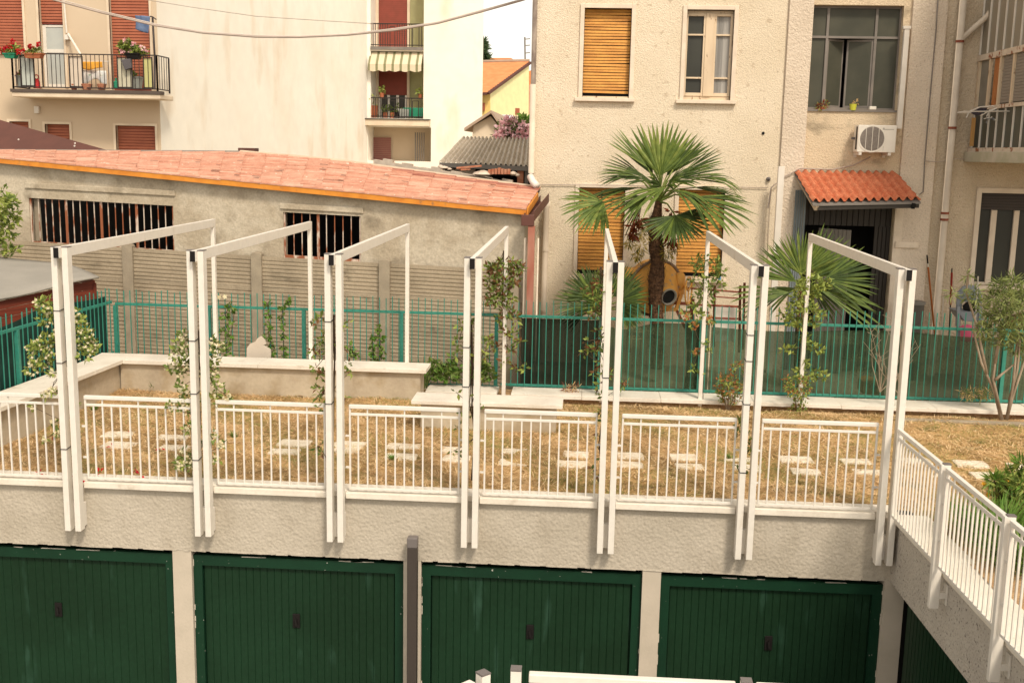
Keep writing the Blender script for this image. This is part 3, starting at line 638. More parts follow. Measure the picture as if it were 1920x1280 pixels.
# roof
PLv=(Vector((4.7,6.18,0)),PN)
def Fv(u): px=-170+1157*u;return at(px,297+px*.0975,plane=PLv)
def Bv(u):
    px=-170+1183*u;pts=[(-170,284),(0,284),(450,287),(620,302),(1013,355)]
    for k in range(4):
        if px<=pts[k+1][0]+.01: t=(px-pts[k][0])/(pts[k+1][0]-pts[k][0]);y=pts[k][1]+(pts[k+1][1]-pts[k][1])*t;break
    return at(px,y,Y=10.3-1.4*u)
rj=random.Random(9);b=MB();NC_,NR_=30,22
for c in range(NC_):
    off=.5*(c%2)
    for k in range(-1,NR_):
        v0=(k+off)/NR_;v1=(k+1+off)/NR_
        v0c,v1c=max(0,v0),min(1,v1)
        if v1c-v0c<.01: continue
        u0=c/NC_-.008+rj.uniform(-.0012,.0012);u1=(c+1)/NC_+rj.uniform(-.001,.001);u0=max(0,u0);u1=min(1,u1+(.004 if k<=0 else 0))
        lift=rj.uniform(0,.006)+(rj.uniform(.012,.03) if rj.random()<.07 else 0)
        b.k=rj.choice((0,0,0,0,0,0,1,2)) if not (c>NC_-8 and k>NR_-5) else rj.choice((2,3,3))
        F0,F1,B0,B1=Fv(u0),Fv(u1),Bv(u0),Bv(u1);vs_=[];gp=.035
        for (Fp,Bp,h) in ((F0,B0,.012),(F1,B1,.027)):
            for q in (0,.25,.5,.75,1):
                v=v0c+(v1c-v0c)*(gp/2+q*(1-gp));vs_.append(Fp.lerp(Bp,v)+Vector((0,0,h+lift+.016*math.sin(PI*q)**.7)))
        if v0c<=0:
            o_=Vector((0,-.022,0));q0_=vs_[0]+o_;q1_=vs_[5]+o_;ds=rj.uniform(.0,.014)
            b.add([vs_[0],vs_[5],q1_,q0_,q0_-Vector((0,0,.012)),q1_-Vector((0,0,.024+ds))],[(0,1,2,3),(3,2,5,4)])
        n5=[w+Vector((0,0,-.02)) for w in vs_]
        if rj.random()<.13 and 0<=k<NR_-5:
            b.k,kk=4,b.k;ua=u0+(u1-u0)*rj.uniform(.68,.82);v_=v0c+(v1c-v0c)*.5;dv=(v1c-v0c)*rj.uniform(.07,.16)  # near-black quads painted as the shade in open tile ends
            b.add([Fv(a_).lerp(Bv(a_),w_)+Vector((0,0,.060)) for a_,w_ in ((ua,v_-dv),(u1,v_-dv),(u1,v_+dv),(ua,v_+dv))],[(0,1,2,3)]);b.k=kk
        b.add(vs_+n5,[(q,5+q,6+q,1+q) for q in range(4)]+[(5+q,15+q,16+q,6+q) for q in range(4)]+[(0,10,15,5),(4,9,19,14)]+[(q,q+1,q+11,q+10) for q in range(4)])
b.build('tiled_roof',[TILE,TILEb,TILEc,TILEd,DKG],shed)
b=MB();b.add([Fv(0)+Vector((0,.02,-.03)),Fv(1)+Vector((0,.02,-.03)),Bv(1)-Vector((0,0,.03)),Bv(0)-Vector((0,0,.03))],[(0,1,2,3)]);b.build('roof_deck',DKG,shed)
b=MB()
for k in range(16):
    a=Fv(k/16);c=Fv((k+1)/16)
    b.hexa([a+Vector((0,-.012,-.085)),c+Vector((0,-.012,-.085)),c+Vector((0,.015,-.085)),a+Vector((0,.015,-.085)),a+Vector((0,-.012,.006)),c+Vector((0,-.012,.006)),c+Vector((0,.015,.006)),a+Vector((0,.015,.006))])
b.build('verge_board',ORG,shed)
a=Fv(1);c=Bv(1).lerp(Fv(1),.28)
b=MB().hexa([a+Vector((.005,0,-.085)),a+Vector((.03,0,-.085)),c+Vector((.03,0,-.085)),c+Vector((.005,0,-.085)),a+Vector((.005,0,.03)),a+Vector((.03,0,.03)),c+Vector((.03,0,.03)),c+Vector((.005,0,.03))]);b.build('eaves_board',ORG,shed)
b=MB()
for k in range(40):
    u0,u1=k/40,(k+1)/40
    if u0>.52: b.bar(Bv(u0)+Vector((0,.03,.03)),Bv(u1)+Vector((0,.03,.03)),.10,.05)
b.build('verge_flashing',CREs,shed)
b=MB()
for k in range(21):
    b.bar(Bv(k/40)+Vector((0,.05,.02)),Bv((k+1)/40)+Vector((0,.05,.02)),.2,.05)
b.build('ridge_flashing',FELT,shed)
a=at(463,286,Y=9.8);MB().box(a.x-.16,a.x+.16,9.75,10.05,a.z-.1,a.z+.085).build('chimney_stub',BROF,shed)
# gutter with hopper and red downpipe
g=thing('rain_gutter','brown box gutter and red downpipe at the right end of the shed','gutter',(4.85,6.1,-.3))
G0=at(992,408,Y=6.05);G1=at(1021,373,Y=8.6)
b=MB();d=(G1-G0)
for off,z0,z1 in ((-.075,0,.12),(.075,0,.16)): b.hexa([G0+Vector((off-.006,0,z0-.06)),G0+Vector((off+.006,0,z0-.06)),G1+Vector((off+.006,0,z0-.06)),G1+Vector((off-.006,0,z0-.06)),G0+Vector((off-.006,0,z1-.06)),G0+Vector((off+.006,0,z1-.06)),G1+Vector((off+.006,0,z1-.06)),G1+Vector((off-.006,0,z1-.06))])
b.hexa([G0+Vector((-.068,0,-.06)),G0+Vector((.068,0,-.06)),G1+Vector((.068,0,-.06)),G1+Vector((-.068,0,-.06)),G0+Vector((-.068,0,-.05)),G0+Vector((.068,0,-.05)),G1+Vector((.068,0,-.05)),G1+Vector((-.068,0,-.05))])
b.build('trough',BROF,g)
H=at(990,413,Y=6.0);MB().box(H.x-.105,H.x+.10,5.93,6.06,H.z-.085,H.z+.085).build('hopper',BROF,g,bevel=.006)
D=at(995,500,Y=6.0);b=MB().box(D.x-.055,D.x+.055,5.95,6.04,-.35,H.z-.088);b.build('downpipe',mat('red_pipe',(.33,.115,.075),.7,(.42,.21,.15),vs=4,stretch=(1,1,.4)),g,bevel=.006)
for px,wd in ((984,.022),(1008,.014)):
    D=at(px,500,Y=6.08);MB().tube([(D.x,6.08,-.35),(D.x,6.08,2.2)],wd,8).build('thin_pipe',PVC,g,smooth=True)
D=at(1021,500,Y=8.75);t=thing('downpipe','cream downpipe in the corner between the shed and the beige house','downpipe',(D.x,8.85,-.3))
MB().tube([(D.x,8.85,-.35),(D.x,8.85,2.55),(D.x+.02,8.8,2.66)],.055,10).build('pipe',PVC,t,smooth=True)
for z in (1.75,.6): MB().lathe((D.x,8.85,z),(0,0,1),[(0,.056),(0,.066),(.05,.066),(.05,.056)],12).build('collar',PVC,t)
# ================================================================== LEFT: garden shed, brown roof, ladder bush
t=thing('garden_hut','dark red boarded hut with grey felt roof beyond the left fence','hut',(-3.5,4,-.4))
R=[at(-150,590,Y=3.0),at(186,521,Y=5.35),at(128,496,Y=6.35),at(-150,468,Y=6.2)]
b=MB().grid(lambda u,v:R[0].lerp(R[1],u).lerp(R[3].lerp(R[2],u),v)+Vector((0,0,.02*math.sin(u*9)*(1-v)+.05*v*(1-v))),24,8)
o=b.build('felt_roof',FELT,t,smooth=True,solid=.025)
a,c=R[0]+Vector((.05,.12,-.05)),R[1]+Vector((-.12,.08,-.05))
b=MB();nb=9
for k in range(nb):
    zt,zb=-k*.13,-(k+1)*.13+.006
    b.hexa([a+Vector((0,-.012,zb)),c+Vector((0,-.012,zb)),c+Vector((0,.03,zb)),a+Vector((0,.03,zb)),a+Vector((0,0,zt)),c+Vector((0,0,zt)),c+Vector((0,.03,zt)),a+Vector((0,.03,zt))])
b.build('front_boards',WOOD,t)
c2=R[2]+Vector((-.1,-.08,-.05));b=MB()
for k in range(nb):
    zt,zb=-k*.13-.002,-(k+1)*.13+.006
    b.add([c+Vector((0,.031,zb)),c2+Vector((0,0,zb)),c2+Vector((0,0,zt)),c+Vector((0,.031,zt))],[(0,1,2,3)])
b.build('side_boards',WOOD,t)
MB().bar(c+Vector((.012,-.014,-.04)),c+Vector((.012,-.014,-1.2)),.04,.04,(0,1,0)).build('corner_post',WOOD,t)
a=[at(-220,163,Y=16.5),at(206,283,Y=13.2),at(206,292,Y=13),at(-220,330,Y=13)]
t=thing('brown_roof','dark brown sheet metal roof slope behind the pink tiled roof at the left','roof',(a[0].x,13,0))
b=MB().prism(a,(0,.06,-.02));b.build('sheet',BROF,t)
for px,py,Yq in ((62,246,14.4),(141,269,13.4),(140,274,13.3),(35,262,14.0)):
    P=at(px,py,Y=Yq-.12);MB().lathe(P,(0,-1,.3),[(0,.02),(.012,.02),(.016,.008)],8).build('bolt',ALU,t)
# white board leaning behind the low wall
P=lambda x,y:at(x,y,Y=5.15)
tag(MB().prism([P(x,y) for x,y in ((462,680),(463,652),(469,644),(478,641),(483,634),(489,630),(497,638),(499,644),(494,647),(507,655),(508,664),(506,682))],(0,.03,0)).build('broken_board',mat('pale_board',(.60,.52,.42),.9,(.54,.46,.37),bump=.2)),'broken pale board with a jagged top leaning behind the low wall','board')
# rubble behind the tiled roof
t=thing('broken_wall','ruined brick wall end with loose bricks behind the tiled roof','wall',at(905,325,Y=9.9))
rr=random.Random(8)
A=at(700,306,Y=10.4);B2=at(1000,356,Y=9.2)
b=MB()
for k in range(16):
    u=k/16;u2=(k+1)/16;p=A.lerp(B2,u);q=A.lerp(B2,u2);h=rr.uniform(.06,.12)
    b.hexa([p+Vector((0,0,-.6)),q+Vector((0,0,-.6)),q+Vector((0,.25,-.6)),p+Vector((0,.25,-.6)),p+Vector((0,0,h)),q+Vector((0,0,h)),q+Vector((0,.25,h)),p+Vector((0,.25,h))])
b.build('wall_core',RUB,t)
for k,px in enumerate((918,924,930,936,942,948,954)):
    P=at(px,321,Y=9.35);MB().box(P.x-.026,P.x+.026,9.3,9.5,P.z-.06,P.z+.05+rr.uniform(-.02,.015)).build('brick',BRK,t,bevel=.006)
for px,py,w,h in ((832,314,.10,.03),(826,312,.06,.03),(843,317,.05,.025),(962,325,.08,.04),(905,325,.2,.06),(970,328,.05,.03)):
    P=at(px,py,Y=9.4);MB().lathe(P,(0,0,1),[(-h,w*.4),(-h*.3,w),(h*.4,w*.8),(h,w*.2)],7).build('rubble_lump',RUB,t)
for (x0,y0,x1,y1) in ((856,315,903,311),(862,318,880,317)):
    MB().bar(at(x0,y0,Y=9.35),at(x1,y1,Y=9.4),.25,.03).build('loose_tile',BRK,t)
# ================================================================== RIGHT HOUSE (beige)
FY=9.0
hs_=thing('beige_house','old beige roughcast house with yellow shutters behind the palms','house',(9,9,-.36))
X=lambda px,py,Y=FY:at(px,py,Y=Y).x
Zz=lambda px,py,Y=FY:at(px,py,Y=Y).z
XL=X(1003,200)
wins=[]
def wrect(pl,pt,pr,pb): return (X(pl,(pt+pb)/2),X(pr,(pt+pb)/2),Zz((pl+pr)/2,pb),Zz((pl+pr)/2,pt))
WA=wrect(1094,16,1182,184);WB=wrect(1285,19,1373,188)
WC=(WA[0],WA[1],Zz(1130,518),Zz(1130,352));WD=(WB[0],WB[1],Zz(1310,522),Zz(1310,356))
x1p=X(1462,300);x1q=X(1507,300)
ST=(X(1510,110),X(1688,110),Zz(1590,206),Zz(1600,10))
x2p=X(1688,300);x2q=X(1752,300)
DR=(X(1503,480),X(1670,480),-.36,Zz(1590,372))
WE=(X(1832,450),X(1990,450),Zz(1860,535),Zz(1860,362))
b=MB();wall_holes(b,XL,x1p,-.5,9.5,FY,[WA,WB,WC,WD],.20)
b.add([(XL,FY,-.5),(XL,22,-.5),(XL,22,9.5),(XL,FY,9.5)],[(3,2,1,0)]);b.build('wall',BEI,hs_)
b=MB();b.box(x1p+.001,x1q,FY-.06,FY+.3,-.5,9.5);b.box(x2p,x2q,FY-.06,FY+.3,-.5,9.5);b.build('pilaster',BEIp,hs_,bevel=.01)
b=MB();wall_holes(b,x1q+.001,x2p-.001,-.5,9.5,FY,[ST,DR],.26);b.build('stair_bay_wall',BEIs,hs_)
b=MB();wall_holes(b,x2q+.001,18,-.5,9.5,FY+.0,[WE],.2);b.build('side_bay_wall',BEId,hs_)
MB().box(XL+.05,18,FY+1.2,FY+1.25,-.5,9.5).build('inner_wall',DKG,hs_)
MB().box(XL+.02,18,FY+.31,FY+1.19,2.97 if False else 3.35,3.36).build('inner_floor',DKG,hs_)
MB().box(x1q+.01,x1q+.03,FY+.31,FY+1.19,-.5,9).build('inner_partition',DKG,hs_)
def surround(W,nm,sill=True):
    a,c,z0,z1=W;w=.075;b=MB()
    b.box(a-w,a,FY-.035,FY+.16,z0,z1+w);b.box(c,c+w,FY-.035,FY+.16,z0,z1+w);b.box(a,c,FY-.035,FY+.16,z1,z1+w)
    f=b.build('window_surround',TRIM,nm,bevel=.006)
    if sill: MB().box(a-w-.06,c+w+.03,FY-.09,FY+.18,z0-.065,z0-.001).build('sill',TRIM,nm,bevel=.006)
    return f
for k,W in enumerate((WA,WB,WC,WD)):
    f=surround(W,hs_)
    a,c,z0,z1=W
    if k!=1:
        sh=slats(a+.005,c-.005,z0+(.07 if k==0 else .05),z1-.005,FY+.11,.053 if k==0 else .064,.0085 if k==0 else .004,seed=k+3,hf=.84)
        sh.build('roller_shutter',YSH,hs_)
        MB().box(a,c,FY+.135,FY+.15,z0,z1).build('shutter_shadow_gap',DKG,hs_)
        MB().box(a+.004,c-.004,FY+.02,FY+.10,z0,z0+.03).build('bottom_frame',OLDW,hs_)
    else:
        mid=(a+c)/2+.005
        b=MB();y0,y1=FY+.09,FY+.14
        b.box(a,c,y0,y1,z0,z0+.07);b.box(a,c,y0,y1,z1-.05,z1);b.box(mid-.075,mid+.075,y0-.03,y1,z0+.0705,z1-.0505)
        wf=b.build('casement_frame',OLDW,hs_,bevel=.005)
        for s,(u0,u1) in enumerate(((a,mid-.0755),(mid+.0755,c))):
            l=MB();st=.035 if s==0 else .045
            l.box(u0,u0+st,y0-.015,y1-.01,z0+.071,z1-.051);l.box(u1-st,u1,y0-.015,y1-.01,z0+.071,z1-.051)
            l.box(u0+st,u1-st,y0-.0151,y1-.01,z0+.071,z0+.13);l.box(u0+st,u1-st,y0-.0151,y1-.01,z1-.10,z1-.051)
            H=z1-z0
            for q in (.25,.73): l.box(u0+st,u1-st,y0-.0152,y1-.01,z0+H*q-.015,z0+H*q+.015)
            l.build('casement',OLDW,hs_,bevel=.004)
            MB().add([(u0+st,y1-.02,z0+.13),(u1-st,y1-.02,z0+.13),(u1-st,y1-.02,z1-.1),(u0+st,y1-.02,z1-.1)],[(0,1,2,3)]).build('window_pane',GLS,hs_)
            if s==1:
                MB().grid(lambda u,v:(u0+st+(u1-u0-2*st)*u,y1-.024-.003*math.sin(u*26),z0+.13+(z1-z0-.23)*v),60,1).build('curtain',CURT,hs_,smooth=True)
# stair window
a,c,z0,z1=ST;f=MB();y0,y1=FY+.12,FY+.17
zr=Zz(1590,69);m1=X(1549,140);m2=X(1640,140)
f.box(a,c,y0,y1,z0,z0+.04);f.box(a,c,y0,y1,z1-.04,z1);f.box(a,a+.03,y0,y1,z0+.041,z1-.041);f.box(c-.03,c,y0,y1,z0+.041,z1-.041)
f.box(a+.031,c-.031,y0-.004,y1,zr-.02,zr+.02);f.box(m1-.022,m1+.022,y0-.002,y1,z0+.041,z1-.041);f.box(m2-.022,m2+.022,y0-.002,y1,z0+.041,z1-.041)
f.build('stair_window_frame',MET,hs_)
for (u0,u1,v0,v1) in ((a+.03,m1-.022,z0+.04,z1-.04),(m2+.022,c-.03,z0+.04,z1-.04),(m1+.022,m2-.022,zr+.02,z1-.04)):
    MB().add([(u0,y1-.02,v0),(u1,y1-.02,v0),(u1,y1-.02,v1),(u0,y1-.02,v1)],[(0,1,2,3)]).build('window_pane',GLS2,hs_)
def leafw(p0,p1,v0,v1):
    p0=Vector(p0);p1=Vector(p1);b=MB();d=p1-p0;n=.03
    Q=lambda t,z:(p0.x+d.x*t,p0.y+d.y*t,z)
    for (t0,t1,q0,q1) in ((0,.07,v0,v1),(.93,1,v0,v1),(.07,.93,v0,v0+.035),(.07,.93,v1-.035,v1)):
        b.prism([Q(t0,q0),Q(t1,q0),Q(t1,q1),Q(t0,q1)],(0,.03,0))
    o=b.build('open_casement',MET,hs_)
    MB().add([Q(.07,v0+.035),Q(.93,v0+.035),Q(.93,v1-.035),Q(.07,v1-.035)],[(0,1,2,3)]).build('window_pane',GLS2,hs_)
mc=X(1588,140);leafw((m1+.024,y0+.02),(mc-.02,y0+.2),z0+.045,zr-.03);leafw((m2-.024,y0+.02),(mc+.03,y0+.16),z0+.045,zr-.03)
MB().box(a-.01,c+.01,FY-.03,FY+.12,z0-.035,z0-.001).build('sill',MET,hs_)
# door below the canopy
a,c,z0,z1=DR;zt=Zz(1590,424)
b=MB();n=16
for k in range(n):
    u0=a+(c-a)*k/n;w=(c-a)/n;b.hexa([(u0+.006,FY+.12,zt),(u0+w-.012,FY+.12,zt),(u0+w,FY+.135,zt),(u0,FY+.135,zt),(u0+.006,FY+.12,z1),(u0+w-.012,FY+.12,z1),(u0+w,FY+.135,z1),(u0,FY+.135,z1)])
b.build('corrugated_overpanel',CORD,hs_)
xr=X(1636,520);b=MB();n=4
for k in range(n):
    w=(c-xr)/n;u0=xr+w*k;b.hexa([(u0+.006,FY+.12,z0),(u0+w-.012,FY+.12,z0),(u0+w,FY+.135,z0),(u0,FY+.135,z0),(u0+.006,FY+.12,zt-.002),(u0+w-.012,FY+.12,zt-.002),(u0+w,FY+.135,zt-.002),(u0,FY+.135,zt-.002)])
b.build('corrugated_sidepanel',CORD,hs_)
la=Vector((X(1532,520),FY+.10,0));lb=Vector((X(1580,520),FY-.38,0))
b=MB();d=lb-la
for k in range(8):
    p=la+d*(k/8);q=la+d*((k+.88)/8);b.prism([(p.x,p.y,z0+.02),(q.x,q.y,z0+.02),(q.x,q.y,zt-.05),(p.x,p.y,zt-.05)],(.02,.02,0))
b.add([(la.x,la.y+.02,z0+.02),(lb.x,lb.y+.02,z0+.02),(lb.x,lb.y+.02,zt-.05),(la.x,la.y+.02,zt-.05)],[(0,1,2,3)])
b.build('open_door_leaf',mat('grey_door_leaf',(.22,.20,.17),.6,(.16,.145,.125),vs=3,stretch=(1,1,.3)),hs_)
b=MB();n=5;zz=Zz(1490,356)
for k in range(n):
    u0=X(1484,450)+.042*k;b.hexa([(u0,FY-.10,z0),(u0+.036,FY-.085,z0),(u0+.036,FY-.07,z0),(u0,FY-.085,z0),(u0,FY-.10,zz),(u0+.036,FY-.085,zz),(u0+.036,FY-.07,zz),(u0,FY-.085,zz)])
tag(b.build('zinc_sheet',CORZ),'narrow blue grey corrugated sheet standing at the left of the dark doorway','metal sheet')
MB().box(c+.001,c+.15,FY-.075,FY-.0605,z0,z1).build('door_trim',TRIM,hs_)
p=X(1700,455);MB().box(X(1676,455),X(1719,455),FY-.11,FY-.061,Zz(1700,464),Zz(1700,453)).build('ledge',TRIM,hs_,bevel=.005)
# tiled canopy
t=thing('door_canopy','small orange barrel tile canopy over the dark doorway','canopy',(10.5,8.6,2.9))
TL=at(1490,323,Y=8.94);TR=at(1682,326,Y=8.94);BL=at(1524,381,Y=8.15);BR_=at(1727,377,Y=8.15)
b=MB();nr,ncs=13,5;nu=nr*10
rows=[]
for cs in range(ncs):
    for (v,h) in ((cs/ncs,.0),((cs+.995)/ncs,.03)): rows.append((v,h))
o=len(b.v);rj=random.Random(4)
for (v,h) in rows:
    A=TL.lerp(BL,v);B2=TR.lerp(BR_,v)
    for i in range(nu+1):
        u=i/nu;q=(u*nr)%1;roll=.055*math.sin(PI*min(q/.68,1)) if q<.68 else -.012*math.sin(PI*(q-.68)/.32)
        b.v.append(A.lerp(B2,u)+Vector((0,0,h+roll)))
for i in range(len(rows)-1):
    for j in range(nu): a_=o+i*(nu+1)+j;b.f.append((a_,a_+nu+1,a_+nu+2,a_+1));b.mi.append(0)
b.build('barrel_tiles',TIL2,t,smooth=False,solid=.012)
dz=Vector((0,0,-.02));b=MB().hexa([BL+dz*2.5,BR_+dz*2.5,TR+dz*2.5,TL+dz*2.5,BL+dz,BR_+dz,TR+dz,TL+dz]);b.build('deck_board',MET,t)
MB().hexa([BL+dz*2.5+Vector((.1,.02,-.07)),BR_+dz*2.5+Vector((-.02,.02,-.07)),BR_+dz*2.5+Vector((-.02,.07,-.07)),BL+dz*2.5+Vector((.1,.07,-.07)),BL+dz*2.5+Vector((.1,.02,0)),BR_+dz*2.5+Vector((-.02,.02,0)),BR_+dz*2.5+Vector((-.02,.07,0)),BL+dz*2.5+Vector((.1,.07,0))]).build('front_beam',CORD,t)
for P,Q,mt_ in ((BL+Vector((.08,.03,-.09)),TL+Vector((.06,0,-.06)),OLDW),(BR_+Vector((-.12,-.02,-.10)),TR+Vector((-.1,0,-.08)),DKG)):
    MB().bar(P,Q,.06,.09).build('rafter',mt_,t)
# air conditioner
ax0,ax1=X(1606,260,8.7),X(1678,260,8.7);az0,az1=Zz(1640,286,8.7),Zz(1640,235,8.7)
t=thing('air_conditioner','white outdoor air conditioning unit on the wall above the canopy','air conditioner',((ax0+ax1)/2,8.8,az0))
MB().box(ax0,ax1,8.62,8.92,az0,az1).build('casing',ACW,t,bevel=.012)
fc=Vector((ax0+.375*(ax1-ax0),8.615,(az0+az1)/2));fr=.212
MB().lathe(fc+Vector((0,.004,0)),(0,-1,0),[(0,fr+.03),(.006,fr+.025),(.006,fr),(.001,fr-.005)],40).build('fan_ring',ACW,t,smooth=False)
g=MB().lathe(fc,(0,-1,0),[(.0015,fr),(.003,.01),(.003,0)],40).build('fan_grille',ACG,t)
b=MB()
for k in range(1,7): b.ring(fc+Vector((0,-.006,0)),(0,1,0),fr*k/7,.0022,36,4)
b.build('grille_ring',MET,g)
for dx in (-.11,0,.11): h=math.sqrt(fr*fr-dx*dx);MB().box(fc.x+dx-.005,fc.x+dx+.005,fc.y-.012,fc.y-.008,fc.z-h,fc.z+h).build('grille_bar',ALU,g)
b=MB()
for k in range(12):
    z=az0+.05+k*(az1-az0-.09)/11.5
    for yy in (8.66,8.72): b.box(ax0-.0015,ax0+.001,yy,yy+.035,z,z+.022)
b.box(ax0-.0008,ax0+.0005,8.655,8.765,az0+.045,az1-.03);b.build('side_grille',BLK,t)
b=MB().box(ax0+.60*(ax1-ax0),ax1-.05,8.6165,8.619,az1-.075,az1-.068);b.box(ax1-.215,ax1-.212,8.617,8.619,az0+.03,az1-.1)
b.build('panel_seam',MET,t)
b=MB()
for k,w in enumerate((.012,.008,.006,.008,.006,.008,.006,.008,.006)):
    pass
P0=Vector((ax0+.66*(ax1-ax0),8.617,az1-.06))
for k in range(3):
    a_=k*2*PI/3+PI/2;c_=P0+Vector((math.cos(a_)*.011,0,math.sin(a_)*.011));u_=Vector((math.cos(a_),0,math.sin(a_)))*.011;w_=Vector((-u_.z,0,u_.x))*.55
    b.add([c_-u_,c_+w_,c_+u_,c_-w_],[(0,1,2,3)])
b.build('maker_emblem',MET,t)
for u in (.08,.84):
    xx=ax0+u*(ax1-ax0);b=MB().box(xx-.02,xx+.03,8.60,8.99,az0-.05,az0-.003);b.box(xx-.02,xx+.03,8.97,8.99,az0-.09,az0-.05);b.build('wall_bracket',ALU,t)
b=MB().box(ax0-.06,ax0-.0005,8.80,8.86,az0+.22,az0+.26);b.build('pipe_stub',CAP,t)
ct=thing('cable_duct','white cable duct running up the wall from the air conditioner','duct',(X(1690,150),8.9,4))
e0=at(1683,242,Y=8.88);e1=at(1700,55,Y=8.88)
MB().box(e1.x-.045,e1.x+.045,8.84,8.93,e0.z,e1.z).build('duct',ALU,ct,bevel=.006);MB().box(e1.x-.07,e1.x+.06,8.83,8.935,e1.z+.001,e1.z+.05).build('duct_end',ALU,ct)
# white post left of the door, meters, wires, hole
P=at(1458,430,Y=8.6);tag(MB().box(P.x-.055,P.x+.055,8.56,8.63,-.36,Zz(1459,312,8.6)).build('white_duct_post',ALU,bevel=.005),'tall white metal post standing against the wall left of the doorway','post')
def wire(name,label,pts,Y,rad,mt,cat='cable'):
    return tag(MB().tube([at(x,y,Y=(Y if not hasattr(Y,'__len__') else Y[i])) for i,(x,y) in enumerate(pts)],rad,6).build(name,mt,smooth=True),label,cat)
wire('wall_cable','thin pale cable crossing the wall from the white post to the air conditioner',[(1440,390),(1446,352),(1470,332),(1500,316),(1560,318),(1600,310),(1632,295)],8.9,.012,CABL)
wire('wall_cable','thin cable hanging down the wall beside the right yellow shutter',[(1446,352),(1443,390),(1440,440),(1438,500)],8.92,.01,PVC)
wire('wall_cable','long thin horizontal wire along the beige wall above the lower windows',[(1010,346),(1100,347),(1250,349),(1440,352)],8.97,.008,CABL)
wire('wall_cable','dark cable running up the pilaster beside the cream downpipe',[(1724,365),(1731,360),(1734,300),(1744,180),(1755,60),(1760,-20)],8.91,.010,MET)
wire('wall_cable','short sagging wire on the brown wall left of the downpipe',[(1734,302),(1760,304),(1782,299),(1800,298),(1815,300)],8.9,.008,CABL)
t=thing('wall_seam','narrow vertical seam strip where the beige wall meets the pilaster','seam',(x1p,8.99,0));MB().box(x1p-.010,x1p-.001,FY-.008,FY-.0005,-.3,9.4).build('strip',BEIp,t)
P=at(1431,250,Y=FY-.01);tag(MB().lathe(P,(0,-1,0),[(0,.028),(.004,.026),(.006,.0)],9).build('wall_hole',DKG),'small dark hole in the beige wall right of the tall palm','hole')
P=at(1441,336,Y=FY-.04);tag(MB().lathe(P,(0,-1,0),[(-.04,.04),(.0,.04),(.02,.03),(.03,.012)],12).build('wall_lamp',CAP,smooth=True),'small round dark fitting on the wall beside the white post','wall fitting')
# downpipe right
dx=X(1789,200,8.85)
t=thing('downpipe','tall cream downpipe with rusty clamps on the brown wall','downpipe',(dx,8.85,-.36))
MB().tube([(dx,8.85,-.36),(dx,8.85,9)],.062,12).build('pipe',PVC,t,smooth=True)
e=at(1808,68,Y=8.85);e2=at(1852,30,Y=8.8);e3=at(1862,8,Y=8.8)
MB().tube([(dx+.03,8.85,e.z-.05),e2,e2.lerp(e3,.6)+Vector((.02,0,0)),e3],.052,10).build('branch_pipe',PVC,t,smooth=True)
for py in (78,240,400,412): z=Zz(1790,py,8.85);MB().lathe((dx,8.85,z),(0,0,1),[(-.02,.062),(-.02,.072),(.02,.072),(.02,.062)],12).build('clamp',RUSTd,t)
# veranda on the right
XV=(X(1836,110)+X(1822,260))/2
vz=lambda y:Zz(1830,y)
Y0,Y1=FY-.001,4.6
v=thing('glazed_balcony','rusty glazed balcony jutting out at the right picture edge','balcony',(XV,8,3.4))
zs,zb=vz(283),vz(304)
MB().box(XV-.12,XV+2.4,Y1,Y0,zb,zs-.02).build('slab',mat('mossy_slab',(.52,.46,.36),.95,(.40,.37,.26),vs=3,bump=.5,bs=30),v,bevel=.01)
MB().box(XV-.06,XV+.06,Y1,Y0,zs-.019,zs+.05).build('rusty_sill',RUSTw,v)
z1,z2,z3=vz(205),vz(116),vz(105)
b=MB();b.box(XV-.03,XV+.03,Y1,Y0,z1-.03,z1+.03);b.box(XV-.035,XV+.035,Y1,Y0,z2,z3);b.build('frame_rail',RUSTw,v)
zt=9.0
for k in range(11):
    y=Y0-.03-.37*k
    MB().box(XV-.015,XV+.015,y-.012,y+.012,zs+.051,z1-.031).build('lower_bar',ALU,v)
    MB().box(XV-.015,XV+.015,y-.012,y+.012,z3+.001,zt).build('upper_bar',ALU,v)
for y in (Y0-.06,Y0-.62,Y0-1.12,Y0-1.7): MB().box(XV-.02,XV+.025,y-.035,y+.035,z1+.031,z2-.001).build('window_post',OLDW,v)
MB().add([(XV+.01,Y1,zs+.05),(XV+.01,Y0,zs+.05),(XV+.01,Y0,z1-.03),(XV+.01,Y1,z1-.03)],[(0,1,2,3)]).build('lower_glass',GLS2,v)
MB().add([(XV+.01,Y1,z3),(XV+.01,Y0,z3),(XV+.01,Y0,zt),(XV+.01,Y1,zt)],[(0,1,2,3)]).build('upper_glass',mat('beige_glass',(.26,.22,.165),.3,(.22,.19,.14),vs=1.5),v)
MB().add([(XV+.02,Y0-.66,z1+.03),(XV+.02,Y0-.1,z1+.03),(XV+.02,Y0-.1,z2),(XV+.02,Y0-.66,z2)],[(0,1,2,3)]).build('grey_pane',mat('dusty_pane',(.24,.22,.18),.4,(.18,.16,.13)),v)
MB().box(XV+.03,XV+.08,Y0-.9,Y0-.72,z1+.03,z2).build('orange_jamb',mat('orange_wood',(.42,.16,.05),.6),v)
slb=MB();z=z2-.02
while z>z1+.06: slb.box(XV+.012,XV+.03,Y1,Y0-1.18,z-.045,z);z-=.05
slb.build('blind',mat('grey_blind',(.26,.22,.18),.6),v)
MB().box(XV+1.5,XV+1.55,Y1,Y0,zb,zt).build('inner_wall',DKG,v)
MB().box(XV-.10,XV-.045,Y0-.25,Y0-.2,zs+.08,vz(222)).build('ochre_strip',mat('ochre_board',(.50,.27,.09),.8),v)
